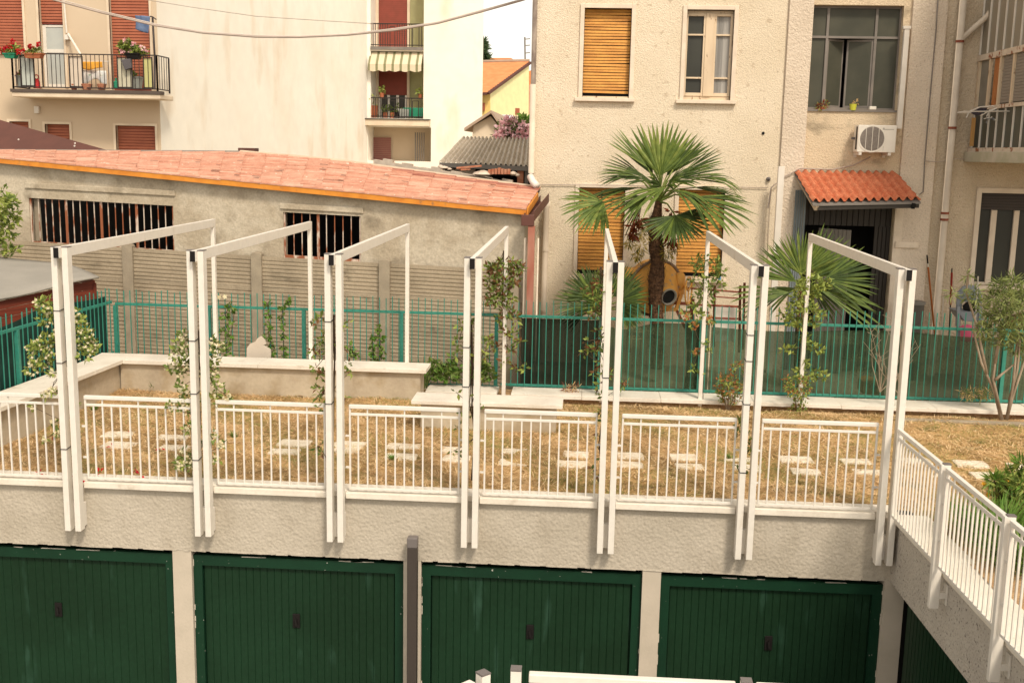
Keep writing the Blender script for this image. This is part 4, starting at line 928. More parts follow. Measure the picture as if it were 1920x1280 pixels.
b=MB().box(XV-.06,XV+2.4,Y1-.06,Y1-.001,zs-.019,zs+.05);b.box(XV-.035,XV+2.4,Y1-.05,Y1-.002,z2,z3);b.box(XV-.03,XV+2.4,Y1-.045,Y1-.003,z1-.03,z1+.03)
for k in range(7): b.box(XV+.39*k-.015,XV+.39*k+.015,Y1-.04,Y1-.004,zs+.051,zt)
b.build('front_frame',RUSTw,v)
MB().add([(XV,Y1-.02,zs+.05),(XV+2.4,Y1-.02,zs+.05),(XV+2.4,Y1-.02,zt),(XV,Y1-.02,zt)],[(0,1,2,3)]).build('front_glass',GLS2,v)
MB().box(XV+2.35,XV+2.4,Y1,Y0,zb,zt).build('end_wall',BEId,v)
# window under veranda
a,c,z0,z1=WE;f=MB();y0,y1=FY+.05,FY+.1
bt=MB().box(a-.09,a,FY-.04,FY+.1,z0,z1+.09);bt.box(a,c,FY-.04,FY+.1,z1,z1+.09);bt.build('window_surround',PVC,hs_,bevel=.005)
MB().box(a-.15,c,FY-.1,FY+.1,z0-.07,z0-.001).build('sill',TRIM,hs_)
zsh=Zz(1860,394);sh=slats(a+.003,c,zsh,z1-.003,FY+.06,.05,.001,9);sh.build('roller_shutter',mat('dark_brown_shutter',(.06,.048,.04),.6),hs_)
f.box(a+.002,a+.035,y0+.03,y1+.03,z0,zsh);
for q0,q1 in ((1856,1867),(1899,1909)): u0,u1=X(q0,460),X(q1,460);f.box(u0,u1,y0+.025,y1+.03,z0+.001,zsh)
f.box(a+.036,c,y0+.028,y1+.03,z0,z0+.05);f.build('window_frame',PVC,hs_,bevel=.004)
MB().add([(a,y1+.02,z0),(c,y1+.02,z0),(c,y1+.02,zsh),(a,y1+.02,zsh)],[(0,1,2,3)]).build('window_pane',GLS,hs_)
# drying rack
t=thing('drying_rack','folding white wire drying rack hung outside the glazed balcony','drying rack',at(1850,215,Y=8.2))
zr_=Zz(1850,212,8.2);a0=at(1797,214,Y=8.7);a1=at(1812,222,Y=7.7)
C=[Vector((a0.x,8.75,zr_+.02)),Vector((a1.x-.02,7.75,zr_)),Vector((XV+.5,7.0,zr_)),Vector((XV+.1,8.75,zr_+.02))]
b=MB()
for k in range(4): b.tube([C[k],C[(k+1)%4]],.011,6)
b.build('frame',ALU,t,smooth=True)
b=MB()
for k in range(1,8): b.tube([C[0].lerp(C[1],k/8),C[3].lerp(C[2],k/8)],.005,5)
b.build('wire_lines',ALU,t)
for q in ([(1812,221),(1818,209),(1838,201),(1862,199),(1868,204),(1850,211),(1838,218)],[(1850,219),(1856,207),(1880,200),(1912,197),(1926,200),(1908,211),(1890,219)]):
    MB().tube([at(x,y,Y=7.9-.004*(x-1850)) for x,y in q],.010,6).build('folding_leg',ALU,t,smooth=True)
MB().tube([at(1888,218,Y=7.8),at(1885,240,Y=7.8),at(1884,250,Y=7.8)],[.015,.015,.03],7).build('hanging_brush',ALU,t,smooth=True)
b=foliage(MB(),PC([(1850,224,7),(1868,226,6),(1878,224,6)],7.9),10,.06,.02,[0,1],5);b.build('clothes_pegs',[CHAIR,ACW],t)
MB().prism([at(x,y,Y=8.0) for x,y in ((1822,212),(1838,202),(1852,202),(1846,212),(1832,217))],(0,.05,0)).build('dark_cloth',mat('dark_cloth',(.06,.05,.06),.9),t)
# courtyard clutter
t=thing('bin','dark grey cylindrical bin standing by the brown wall','bin',(X(1717,590,8.4),8.4,-.36))
c_=at(1717,565,Y=8.4);MB().lathe((c_.x,8.4,-.36),(0,0,1),[(0,.13),(.02,.135),(c_.z+.36-.05,.155)],20).build('body',mat('bin_grey',(.10,.09,.075),.6),t,smooth=True)
MB().lathe((c_.x,8.4,c_.z-.05),(0,0,1),[(0,.156),(0,.175),(.05,.175),(.065,.12),(.07,0)],20).build('lid',mat('lid_grey',(.19,.175,.15),.5),t)
def pole(name,label,p0,p1,Y,segs,cat):
    t=thing(name,label,cat,at(*p1,Y=Y));A=at(*p0,Y=Y+.25);B_=at(*p1,Y=Y)
    for (s0,s1,rr_,mt_,nm) in segs: MB().tube([A.lerp(B_,s0),A.lerp(B_,s1)],rr_,8).build(nm,mt_,t,smooth=True)
pole('broom_pole','orange wooden pole with dark grip leaning on the wall left of the downpipe',(1738,478),(1754,640),8.6,[(0,.10,.014,BLK,'grip'),(.1,.14,.015,ACW,'collar'),(.14,1,.017,POLEo,'shaft')],'pole')
pole('broom_pole','red pole with black tip leaning on the wall right of the downpipe',(1785,503),(1779,640),8.6,[(0,.06,.012,BLK,'tip'),(.06,.5,.02,POLEr,'shaft'),(.5,1,.012,BLK,'lower_shaft')],'pole')
pole('stick','thin pale stick leaning beside the foot of the cream downpipe',(1769,556),(1764,640),8.6,[(0,1,.01,ALU,'shaft')],'stick')
pole('stake','thin pale upright stake in front of the plastic chairs',(1834,518),(1826,640),6.2,[(0,1,.012,ALU,'shaft')],'stake')
t=thing('plastic_chairs','blue grey plastic garden chair standing below the right window','chair',at(1815,620,Y=7.6))
def Q(x,y,Y=7.6): return at(x,y,Y=Y)
bk=[(1793,612),(1794,570),(1797,548),(1806,537),(1822,534),(1835,538),(1842,552),(1842,570),(1832,566),(1805,566),(1803,580),(1801,612)]
MB().prism([Q(x,y) for x,y in bk],(0,.06,0)).build('backrest',CHAIR,t,bevel=.01)
for k,(x0,y0) in enumerate(((1800,545),(1798,553),(1798,560))): MB().bar(Q(x0,y0,7.57),Q(1838,y0+1,7.57),.02,.018).build('back_slat',mat('chair_slat',(.17,.20,.23),.5),t)
MB().prism([Q(x,y,7.3) for x,y in ((1796,584),(1842,586),(1846,604),(1808,602))],(0,.5,0)).build('seat',CHAIR,t,bevel=.01)
for x in (1797,1838): MB().bar(Q(x,575,7.3),Q(x-1,665,7.25),.05,.04,(0,1,0)).build('leg',CHAIR,t)
MB().lathe(Q(1822,574,7.5),(0,0,1),[(-.1,.12),(0,.15),(.06,.1),(.09,0)],12).build('dark_bag',BLK,t,smooth=True)
P=Q(1815,617,7.2);t=thing('pink_bucket','small pink plastic tub under the grey chair','tub',P);MB().lathe(P,(0,0,1),[(-.2,.10),(.02,.13),(.06,.10),(.08,0)],14).build('body',PINK,t,smooth=True);MB().ring(P+Vector((0,0,.02)),(0,0,1),.13,.012).build('rim',PINK,t,smooth=True)
t=thing('brick_red_sack','red brown ribbed sack leaning at the right edge behind the oleander','sack',at(1895,625,Y=7.4))
MB().lathe(at(1900,640,Y=7.4),(.15,0,1),[(0,.2),(.15,.22),(.3,.20),(.42,.16),(.5,.0)],14).build('body',mat('red_sack',(.20,.06,.04),.9,(.14,.04,.03),vs=4,stretch=(1,1,8)),t,smooth=True)
MB().bar(at(1878,600,Y=7.3),at(1884,655,Y=7.3),.05,.03).build('strap',BLK,t)
# crate behind the net
t=thing('orange_crate','orange brown box lying behind the netting near the right pergola arch','box',at(1635,730,Y=6.1))
q=[at(x,y,Y=6.1) for x,y in ((1618,738),(1620,716),(1638,712),(1658,722),(1657,741))]
MB().prism(q,(0,.4,0)).build('body',mat('ochre_box',(.50,.22,.06),.8),t);q=[at(x,y,Y=6.08) for x,y in ((1631,728),(1636,717),(1645,726),(1641,736))];MB().prism(q,(0,.015,0)).build('dark_patch',BLK,t)
# sill plants
P=at(1541,201,Y=FY+.02);t=thing('dry_plant','withered brown potted plant at the left end of the stair window sill','plant',P);foliage(MB(),[(P+Vector((.0,0,.04)),.10),(P+Vector((-.07,-.03,0)),.07),(P+Vector((.07,0,.05)),.07)],30,.07,.025,[0,1],3).build('leaves',[PBR,ST2],t);MB().lathe(P+Vector((0,.02,-.06)),(0,0,1),[(0,.05),(.06,.06)],10).build('pot',TER,t)
P=at(1599,206,Y=FY+.0);t=thing('lime_pot','lime green pot with a dry sprig on the stair window sill','pot plant',P);MB().lathe(P+Vector((0,0,-.0)),(0,0,1),[(-.01,.05),(.10,.065),(.10,.055),(.08,0)],14).build('pot',LIME,t);foliage(MB(),[(P+Vector((.05,0,.13)),.06)],18,.05,.02,[0],3).build('sprig',[ST1],t)
P=at(1636,205,Y=FY+.0);tag(MB().box(P.x-.06,P.x+.06,P.y-.03,P.y+.05,P.z-.01,P.z+.05).build('white_box',ACW,bevel=.008),'small white tub on the right end of the stair window sill','tub')
# ================================================================== CREAM APARTMENT HOUSE (far left)
GY=21.0
cb=thing('apartment_house','cream apartment house with brown shutters, flowered balcony and big blank side wall','building',(-8,21,-.36))
gX=lambda px,py:at(px,py,Y=GY).x
gZ=lambda px,py:at(px,py,Y=GY).z
XC=gX(297,120)
def gr(pl,pt,pr,pb): return (gX(pl,(pt+pb)/2),gX(pr,(pt+pb)/2),gZ((pl+pr)/2,pb),gZ((pl+pr)/2,pt))
S1=gr(-30,-60,42,96);S2=gr(74,-60,119,165);S3=gr(206,-60,281,170);S4=gr(86,233,132,300);S5=gr(218,236,292,300);S6=gr(20,228,56,300)
b=MB();wall_holes(b,-22,XC,-.4,13,GY,[S1,S2,S3,S4,S5,S6],.3);b.build('front_wall',CREf,cb)
WY=40.0
XW=at(689,180,Y=WY).x
b=MB().grid(lambda u,v:(XC+(XW-XC)*u,GY+(WY-GY)*u,-.4+13.4*v),1,1);b.build('side_wall',CRE,cb)
MB().box(-22,XC-.05,GY+.35,GY+.4,-.4,13).build('inner_wall',DKG,cb)
MB().box(-22,XC,GY-.02,WY+4,13.001,13.2).build('roof_slab',CREs,cb)
def shut(W,zb=None,m=RSH,y=GY,p=.085):
    a,c,z0,z1=W;s=slats(a+.01,c-.01,zb or z0,z1-.01,y+.14,p,.0,3,hf=.8);s.build('roller_shutter',m,cb)
    MB().box(a,c,y+.16,y+.17,zb or z0,z1).build('shutter_backing',RSHd,cb)
shut(S1);shut(S2,gZ(97,45));shut(S3);shut(S4);shut(S5);shut(S6)
for W in (S1,S2,S3,S4,S5,S6):
    a,c,z0,z1=W;b=MB();w=.07;b.box(a-w,a,GY-.03,GY+.05,z0,z1+w);b.box(c,c+w,GY-.03,GY+.05,z0,z1+w);b.box(a,c,GY-.03,GY+.05,z1,z1+w);b.build('window_surround',CREs,cb)
a,c,z0,z1=S1;MB().box(a-.1,c+.1,GY-.09,GY+.05,z0-.09,z0-.001).build('sill',CREs,cb)
a,c,z0,z1=S2;zt=gZ(97,46)
b=MB();b.box(a,a+.10,GY+.18,GY+.22,z0,zt);b.box(c-.05,c,GY+.18,GY+.22,z0,zt);b.box(a+.1,c-.05,GY+.18,GY+.22,zt-.06,zt);b.box(a+.1,c-.05,GY+.18,GY+.22,z0,z0+.12)
zm=gZ(97,95);b.box(a+.1,c-.05,GY+.18,GY+.22,zm-.05,zm+.05);b.build('balcony_door',WH,cb)
MB().box(a+.1,c-.05,GY+.2,GY+.21,z0+.12,zt-.06).build('door_pane',mat('net_curtain_glass',(.46,.47,.43),.35,(.42,.43,.40)),cb)
# awning rod and box on the wall
b=MB().tube([at(120,2,Y=20.9),at(125,62,Y=20.9)],.025,6);b.tube([at(128,64,Y=20.85),at(152,104,Y=20.1)],.03,6);b.build('awning_rod',WH,cb)
P=at(126,70,Y=20.9);MB().box(P.x-.06,P.x+.06,20.85,20.98,P.z-.07,P.z+.07).build('awning_gearbox',WH,cb)
P=at(68,206,Y=20.9);MB().box(P.x-.07,P.x+.07,20.9,20.99,P.z-.1,P.z+.1).build('junction_box',ALU,cb)
# balcony
BY=20.0
bx_=lambda px,py:at(px,py,Y=BY)
q0,q1=bx_(22,172).x,bx_(301,178).x
zt=bx_(160,171).z;zb=bx_(160,184).z
bal=MB().box(q0,q1,BY-.02,GY-.001,zb,zt-.06).build('balcony_slab',CREs,cb,bevel=.02)
MB().box(q0-.02,q1+.02,BY-.05,BY+.25,zt-.0595,zt+.03).build('slab_edge',mat('dark_slab_edge',(.10,.075,.06),.8),bal)
r0,r1=bx_(20,100).x,bx_(292,105).x
rz=bx_(160,102).z;rb=bx_(160,165).z
def bars(nm,A,B_,n,par,gap=()):
    A=Vector(A);B_=Vector(B_);b=MB();b.bar(A+Vector((0,0,rz)),B_+Vector((0,0,rz)),.04,.03);b.bar(A+Vector((0,0,rb)),B_+Vector((0,0,rb)),.03,.03)
    for k in range(n+1):
        if k in gap:continue
        p=A.lerp(B_,k/n);b.bar(p+Vector((0,0,rb-(.08 if k in(0,n) else 0))),p+Vector((0,0,rz-.0151)),.04 if k in (0,n) else .015,.04 if k in (0,n) else .015,(0,1,0))
    return b.build(nm,IRON,par)
fr_=bars('balcony_railing',(r0,BY+.05,0),(r1,BY+.05,0),33,bal,())
bars('balcony_side_railing',(r1,BY+.05,0),(r1,GY-.02,0),5,bal);bars('balcony_side_railing',(r0,BY+.05,0),(r0,GY-.02,0),5,bal)
for (pl,pr,c_) in ((37,62,(.45,.47,.42)),(129,153,(.60,.50,.40)),(219,246,(.50,.46,.34)),(268,284,(.50,.47,.20))):
    a=bx_(pl,130).x;c=bx_(pr,130).x;b=MB().box(a,c,BY+.06,BY+.07,rb+.05,rz-.09);b.build('railing_pane',mat('frosted_pane',c_,.4),bal)
    b=MB().box(a-.012,a+.012,BY+.03,BY+.075,rb,rz-.05);b.box(c-.012,c+.012,BY+.03,BY+.075,rb,rz-.05);b.box(a,c,BY+.03,BY+.075,rz-.08,rz-.055);b.box(a,c,BY+.03,BY+.075,rb+.02,rb+.045);b.build('pane_frame',IRON,bal)
# things on the balcony
def planter(name,label,pl,pt,pr,pb,mt_,Y,leaves,fl,extra=None,fk=0,nl=40):
    A=at(pl,pt,Y=Y);B_=at(pr,pb,Y=Y);t=thing(name,label,'planter',((A.x+B_.x)/2,Y,B_.z))
    z0,z1=B_.z,A.z
    b=MB().hexa([(A.x+.04,Y-.1,z0),(B_.x-.04,Y-.1,z0),(B_.x-.04,Y+.1,z0),(A.x+.04,Y+.1,z0),(A.x,Y-.13,z1),(B_.x,Y-.13,z1),(B_.x,Y+.13,z1),(A.x,Y+.13,z1)]);b.box(A.x-.02,B_.x+.02,Y-.15,Y+.15,z1+.001,z1+.03);b.build('box',mt_,t)
    if leaves: foliage(MB(),PC(leaves,Y,.08),nl,.12,.07,[0,1],int(pl),up=.5).build('foliage',[L1,L2],t)
    if fl: foliage(MB(),PC(fl,Y-.05,.08),26,.07,.06,[0],int(pr)).build('blossoms',extra,t)
    return t
planter('flower_box','hanging flower box of bright red geraniums at the left end of the balcony rail',10,102,32,110,GREENP,19.85,[(20,94,9),(30,92,9),(25,98,8),(10,98,6)],[(16,88,5),(24,79,4.5),(8,94,4),(12,92,4),(1,96,4),(34,97,4)],[FR])
planter('flower_box','hanging flower box of red geraniums on the rail before the balcony door',48,102,80,110,TER,19.85,[(62,97,7),(70,97,7),(55,99,6)],[(57,87,3.5),(60,92,4),(72,83,3.5),(44,95,3.5)],[FR])
planter('planter','grey trough with dull pink flowers on the balcony floor at the left',33,144,60,164,GPOT,20.4,[(40,140,4),(50,140,4)],[(36,140,4),(44,138,4),(52,139,4),(58,141,4)],[mat('dusty_pink_petals',(.45,.12,.10),.9)])
planter('planter','grey trough on the balcony floor at the right',231,146,266,166,GPOT,20.4,[(250,142,4)],None)
planter('petunia_pot','flowering pink petunia bush standing at the right end of the balcony rail',238,102,264,112,BLK,20.1,[(232,92,9),(242,90,10),(252,92,11),(262,95,10),(270,98,7),(228,84,5),(240,82,6)],[(236,78,4),(250,83,3.5),(266,90,4),(272,96,4),(245,98,4),(229,97,3)],[FP],nl=60)
P=at(69,158,Y=20.3);t=thing('watering_can','small red watering can on the balcony floor','watering can',P);MB().lathe(P+Vector((0,0,-.12)),(0,0,1),[(0,.10),(.2,.09),(.26,.05)],12).build('body',REDP,t,smooth=True);MB().ring(P+Vector((0,0,.2)),(0,1,0),.06,.015).build('handle',REDP,t);MB().tube([P+Vector((-.08,0,-.02)),P+Vector((-.17,0,.12))],.02,6).build('spout',REDP,t)
t=thing('drying_stand','small drying stand with orange and white cloths on the balcony','drying stand',at(178,165,Y=20.5))
p=[at(155,116,Y=20.5),at(192,116,Y=20.5)]
b=MB().grid(lambda u,v:p[0].lerp(p[1],u)+Vector((0,-.02+.03*math.sin(u*9)*v,-.24*v*(.85+.15*math.sin(u*5)))),16,6);b.build('orange_cloth',YCL,t,solid=.01,smooth=True)
p2=[at(154,132,Y=20.55),at(199,133,Y=20.55)]
MB().grid(lambda u,v:p2[0].lerp(p2[1],u)+Vector((0,.03*math.sin(u*14)*v,-.4*v*(.8+.2*math.sin(u*7+1)))),20,6).build('white_cloth',WCL,t,solid=.01,smooth=True)
b=MB().tube([p[0]+Vector((-.1,0,.01)),p[1]+Vector((.2,0,.01))],.012,6)
for x in (p[0].x-.08,p[1].x+.18): b.tube([(x,20.45,p[0].z),(x,20.7,zt)],.012,6)
b.build('stand_frame',ALU,t)
t=thing('green_can','small green plastic can on the balcony floor','can',at(218,162,Y=20.2));P=at(218,165,Y=20.2);MB().lathe(P,(0,0,1),[(0,.09),(.16,.09),(.2,.03),(.28,.03)],8).build('body',GREENP,t)
for k,(px,w,lab) in enumerate(((139,.10,'small terracotta pot on the balcony floor below the frosted pane'),(163,.16,'wide low dark pot on the balcony floor under the cloths'),(191,.13,'narrow low dark pot on the balcony floor right of the cloths'))):
    P=at(px,169,Y=20.15);tag(MB().lathe(P,(0,0,1),[(0,w*.7),(.16,w),(.17,w*.9),(.13,0)],12).build('flower_pot',TER if k==0 else BRK),lab,'pot')
P=[at(x,y,Y=19.9) for x,y in ((226,112),(244,110),(246,128),(234,132))];tag(MB().prism(P,(0,.12,0)).build('hanging_pot',mat('slate_pot',(.10,.09,.095),.7),bevel=.02),'dark grey tapered pot hung on the balcony rail below the petunias','pot')
t=thing('jeans','blue jeans hung to dry on a line beside the right brown shutter','laundry',at(266,45,Y=20.0))
P=[at(x,y,Y=20.0) for x,y in ((253,29),(280,31),(281,50),(279,63),(268,61),(254,55))]
MB().grid(lambda u,v:P[0].lerp(P[1],u).lerp(P[4].lerp(P[3],u) if u>.3 else P[5].lerp(P[4],u*2),v)+Vector((0,.05*math.sin(u*8+v*3),0)),14,10).build('cloth',JEAN,t,solid=.02,smooth=True)
t=thing('clothes_pole','dark iron clothes pole at the right corner of the balcony','pole',(r1,20.05,rb))
a=at(290,168,Y=19.98);c=at(286,32,Y=19.98);MB().tube([a,at(290,105,Y=19.98),c],.03,8).build('shaft',IRON,t,smooth=True)
b=MB().tube([c,at(293,37,Y=19.98)],.018,6);b.tube([c,at(281,31,Y=19.98)],.018,6);b.build('cross_arm',IRON,t)
# ---- rear wing with loggias
wx=lambda px,py,Y=WY:at(px,py,Y=Y).x
wz=lambda px,py,Y=WY:at(px,py,Y=Y).z
wing=thing('apartment_wing','cream wing of the apartment house with stacked loggias and a striped awning','building',(-2,40,-.36))
XL2=XW;XR2=wx(905,150);lo0,lo1=wx(695,150),wx(794,150)
LA=(lo0,lo1,wz(740,88),14.);LB=(lo0,lo1,wz(740,222),wz(740,96));LC=(XL2+.02,wx(808,270),wz(740,302),wz(740,238))
b=MB();wall_holes(b,XL2,XR2,-.4,14,WY,[LA,LB,LC],1.5);XR3=wx(904,150,WY+10);b.add([(XR2,WY,-.4),(XR3,WY+10,-.4),(XR3,WY+10,14),(XR2,WY,14)],[(0,1,2,3)]);b.build('wall',CRE,wing)
LY=WY+1.45
MB().box(lo0,lo1,LY,LY+.05,-.4,14).build('loggia_back_wall',OLV,wing)
for nm,zt_,zb_ in (('upper',14,LA[2]+.0),('lower',wz(740,130),wz(740,176))):
    a=lo0+.12;c=lo0+(lo1-lo0)*.60;b=slats(a,c,zb_ ,zt_,LY-.06,.09,0,2);b.build('roller_shutter',RSHd,wing);MB().box(a,c,LY-.04,LY-.02,zb_,zt_).build('shutter_backing',RSHd,wing)
    MB().box(c,c+.12,LY-.12,LY-.001,zb_-.9 if nm=='lower' else zb_,zt_).build('door_jamb',CREs,wing)
    MB().box(lo0,a,LY-.12,LY-.001,zb_-.9 if nm=='lower' else zb_,zt_).build('door_jamb',CREs,wing)
a=lo0+.12;c=lo0+(lo1-lo0)*.60;zt_=wz(740,176);zb_=LB[2]
MB().box(a,c,LY-.03,LY-.02,zb_,zt_).build('door_pane',GLS,wing)
b=MB()
for u in (.0,.30,.62,.93): b.box(a+(c-a)*u,a+(c-a)*u+.12,LY-.08,LY-.031,zb_,zt_)
b.build('door_frame',WH,wing)
def lrail(z0,z1,y,nm):
    b=MB();b.bar((lo0,y,z1),(lo1,y,z1),.04,.05);b.bar((lo0,y,z0+.08),(lo1,y,z0+.08),.03,.04)
    for k in range(1,22):
        u=k/22
        if 7<k<11 or 17<k<21: continue
        x=lo0+(lo1-lo0)*u;b.bar((x,y,z0),(x,y,z1),.025,.025,(0,1,0))
    for u0,u1 in ((8,10),(17.4,20)):
        x0,x1=lo0+(lo1-lo0)*u0/22,lo0+(lo1-lo0)*u1/22
        b.bar((x0,y,z0),(x0,y,z1-.12),.03,.03,(0,1,0));b.bar((x1,y,z0),(x1,y,z1-.12),.03,.03,(0,1,0));b.bar((x0,y,z1-.12),(x1,y,z1-.12),.03,.03)
    return b.build(nm,IRON,wing)
lrail(LA[2],wz(740,45),WY+.05,'loggia_railing');lrail(LB[2],wz(740,184),WY+.05,'loggia_railing')
MB().box(lo0-.0,lo1,WY-.02,WY+1.4,LA[2]-.16,LA[2]-.001).build('loggia_slab',CREs,wing);MB().box(lo0,lo1,WY-.06,WY-.021,LA[2]-.15,LA[2]-.001).build('slab_edge',MET,wing)
MB().box(wx(687,228),wx(807,234),WY-.35,WY+1.4,wz(740,236),wz(740,223)-.05).build('loggia_slab',CREs,wing);MB().box(wx(687,228)-.03,wx(806,234)+.03,WY-.4,WY+1.4,wz(740,223)-.049,wz(740,223)).build('slab_edge',mat('slab_edge_dark',(.09,.075,.06),.8),wing)
# awning
A0,A1=wx(694,100,WY+.15),wx(793,100,WY+.15);zt_=wz(740,97);zb_=wz(740,130)
aw=MB().grid(lambda u,v:(A0+(A1-A0)*u,WY+.2-.55*v,zt_+(zb_+.18-zt_)*v),2,3).build('striped_awning',AWN,wing,solid=.02)
b=MB().grid(lambda u,v:(A0+(A1-A0)*u,WY-.351,(zb_+.18)+(-.26-.06*abs(math.sin(u*PI*5)))*v),60,2);b.build('scalloped_valance',AWN,aw,solid=.02)
MB().box(A0,A1,WY+.1,WY+.25,zt_,zt_+.12).build('awning_case',MET,aw)
# lower opening
MB().box(LC[0],LC[1],WY+1.4,WY+1.45,LC[2]-1,LC[3]).build('ground_back_wall',CREf,wing)  # darker tan puts the shade of the recess into the wall colour
b=slats(wx(688,280,WY+1.3),wx(733,280,WY+1.3),LC[2]-.3,wz(710,258,WY+1.3),WY+1.3,.09,0,3);b.build('roller_shutter',mat('mauve_shutter',(.30,.13,.105),.7),wing)
b=MB()
for k in range(5): x=wx(778+k*4,270,WY+.9);b.box(x,x+.05,WY+.85,WY+.92,LC[2],wz(780,248))
b.build('grey_grille',MET,wing)
# plants on the loggia
def lp(px,py,name,label,pot,h,leafk,fl=None):
    P=at(px,py,Y=WY+.35);t=thing(name,label,'pot plant',P);MB().lathe(P,(0,0,1),[(0,h*.35),(h,h*.45),(h,h*.4),(h*.8,0)],10).build('pot',pot,t)
    foliage(MB(),[(P+Vector((0,0,h*1.5)),h*.8)],30,.16,.08,leafk,int(px)).build('foliage',[L1,L2],t)
lp(699,221,'potted_plant','tall terracotta pot with pale foliage at the left end of the lower loggia',TER,.55,[1])
lp(723,222,'potted_plant','small red pot plant in the lower loggia beside the white door frame',TER,.28,[0])
lp(735,222,'potted_plant','second small red pot in the lower loggia with darker leaves',TER,.26,[0])
lp(746,222,'potted_plant','dark leafy plant without visible pot in the middle of the lower loggia',BLK,.3,[0])
lp(788,186,'potted_plant','small red pot plant on the right end of the lower loggia rail',TER,.22,[1])
lp(716,185,'hanging_planter','orange trough with yellow green plant hung on the lower loggia rail',TER,.26,[1])
P=at(776,221,Y=WY+.3);tag(MB().hexa([(P.x-.42,P.y-.2,P.z),(P.x+.42,P.y-.2,P.z),(P.x+.42,P.y+.2,P.z),(P.x-.42,P.y+.2,P.z),(P.x-.47,P.y-.25,P.z+.45),(P.x+.47,P.y-.25,P.z+.45),(P.x+.47,P.y+.25,P.z+.45),(P.x-.47,P.y+.25,P.z+.45)]).build('green_trough',GREENP,bevel=.03),'green plastic trough standing at the right of the lower loggia','trough')
P=at(758,221,Y=WY+.3);tag(MB().hexa([(P.x-.2,P.y-.2,P.z),(P.x+.25,P.y-.2,P.z),(P.x+.25,P.y+.2,P.z),(P.x-.2,P.y+.2,P.z),(P.x-.25,P.y-.25,P.z+.4),(P.x+.3,P.y-.25,P.z+.4),(P.x+.3,P.y+.25,P.z+.4),(P.x-.25,P.y+.25,P.z+.4)]).build('grey_trough',GPOT,bevel=.03),'grey plastic trough beside the green one in the lower loggia','trough')
# ================================================================== GAP BETWEEN HOUSES
t=thing('corrugated_shed','open shed with grey corrugated sheet roof between the two houses','shed',(3,14,-.36))
A=at(824,304,Y=13.5);B_=at(1003,312,Y=13.5);C=at(1003,262,Y=17.5);D=at(868,259,Y=17.5)
nw_=19;b=MB()
b.grid(lambda u,v:A.lerp(B_,u).lerp(D.lerp(C,u),v)+Vector((0,0,.035*math.sin(u*nw_*2*PI)+(.02 if v>.5 else 0))),nw_*8,9)
b.build('corrugated_roof',ASB,t,smooth=True,solid=.012)
b=MB().bar(A+Vector((0,.02,-.06)),B_+Vector((0,.02,-.06)),.08,.10);b.build('eaves_beam',MET,t)
b=MB().box(A.x+.2,B_.x+.5,16.8,16.9,-.36,C.z-.2);b.box(A.x+.1,A.x+.2,13.7,16.8,-.36,A.z-.05);b.build('inner_wall',DKG,t)
P=at(976,322,Y=13.6);MB().box(P.x-.07,P.x+.07,13.55,13.7,-.36,B_.z-.1).build('post',BRK,t)
P=at(988,322,Y=13.6);MB().box(P.x-.05,P.x+.03,13.6,13.7,-.36,B_.z-.1).build('post',MET,t)
b=MB().box(A.x,P.x-1.2,13.8,13.9,-.36,at(900,318,Y=13.8).z);b.build('low_wall',RUB,t)
# small gabled outbuilding
t=thing('outbuilding','small pale outbuilding with a low brown gable roof behind the corrugated shed','building',(4,27,-.36))
Q=lambda x,y,Y=27.:at(x,y,Y=Y)
b=MB().prism([Q(885,262),Q(888,236),Q(920,218),Q(934,236),Q(934,262)],(0,6,0));b.build('wall',CREs,t)
b=MB();
for p,q in ((Q(872,246),Q(922,213)),(Q(922,213),Q(938,236))): b.hexa([p+Vector((0,-.3,0)),q+Vector((0,-.3,0)),q+Vector((0,6,0)),p+Vector((0,6,0)),p+Vector((0,-.3,.1)),q+Vector((0,-.3,.1)),q+Vector((0,6,.1)),p+Vector((0,6,.1))])
b.build('roof',ASBs,t)
t=thing('low_roofed_building','low building with brown roof and a pale skylight behind the pink oleander','building',(5,34,-.36))
A,B_,C,D=[at(x,y,Y=Y) for x,y,Y in ((926,240,33),(1003,248,33),(985,218,38),(923,216,38))]
MB().prism([A,B_,C,D],(0,0,-.1)).build('roof',ASBs,t);MB().box(A.x,B_.x,33.3,38,-.36,min(A.z,B_.z)-.12).build('wall',CREs,t)
e=Vector((0,0,.03));MB().prism([A.lerp(D,.3).lerp(B_.lerp(C,.3),.12)+e,A.lerp(D,.3).lerp(B_.lerp(C,.3),.42)+e,D.lerp(C,.62)+e+(A-D)*.05,D.lerp(C,.30)+e+(A-D)*.05],(0,0,.03)).build('skylight',mat('pale_skylight',(.6,.62,.62),.4),t)
# yellow house
Yh=52.
t=thing('yellow_house','pale yellow house with steep orange tiled roof in the gap between the buildings','house',at(960,215,Y=Yh))
Q=lambda x,y,Y=Yh:at(x,y,Y=Y)
MB().prism([Q(920,240,52),Q(919,172,52),Q(992,117,56.4),Q(991,240,56.4)],(-.2,.2,0)).build('gable_wall',YEL,t)
MB().prism([Q(880,240),Q(880,172),Q(919,172),Q(920,240)],(0,.25,0)).build('front_wall',YEL2,t)
b=MB();A,B_,C,D=Q(860,174,51.5),Q(913,174,51.5),Q(993,116,56.5),Q(860,119,56.5)
b.grid(lambda u,v:A.lerp(B_,u).lerp(D.lerp(C,u),v)+Vector((0,0,.05*((v*20)%1))),2,60);b.build('tiled_roof',OTIL,t)
b=MB().bar(B_+Vector((0,.0,-.05)),C+Vector((0,0,-.05)),.3,.12);b.build('verge_board',BROF,t);MB().bar(A+Vector((0,-.05,-.06)),B_+Vector((0,-.05,-.06)),.15,.15).build('eaves_gutter',BROF,t)
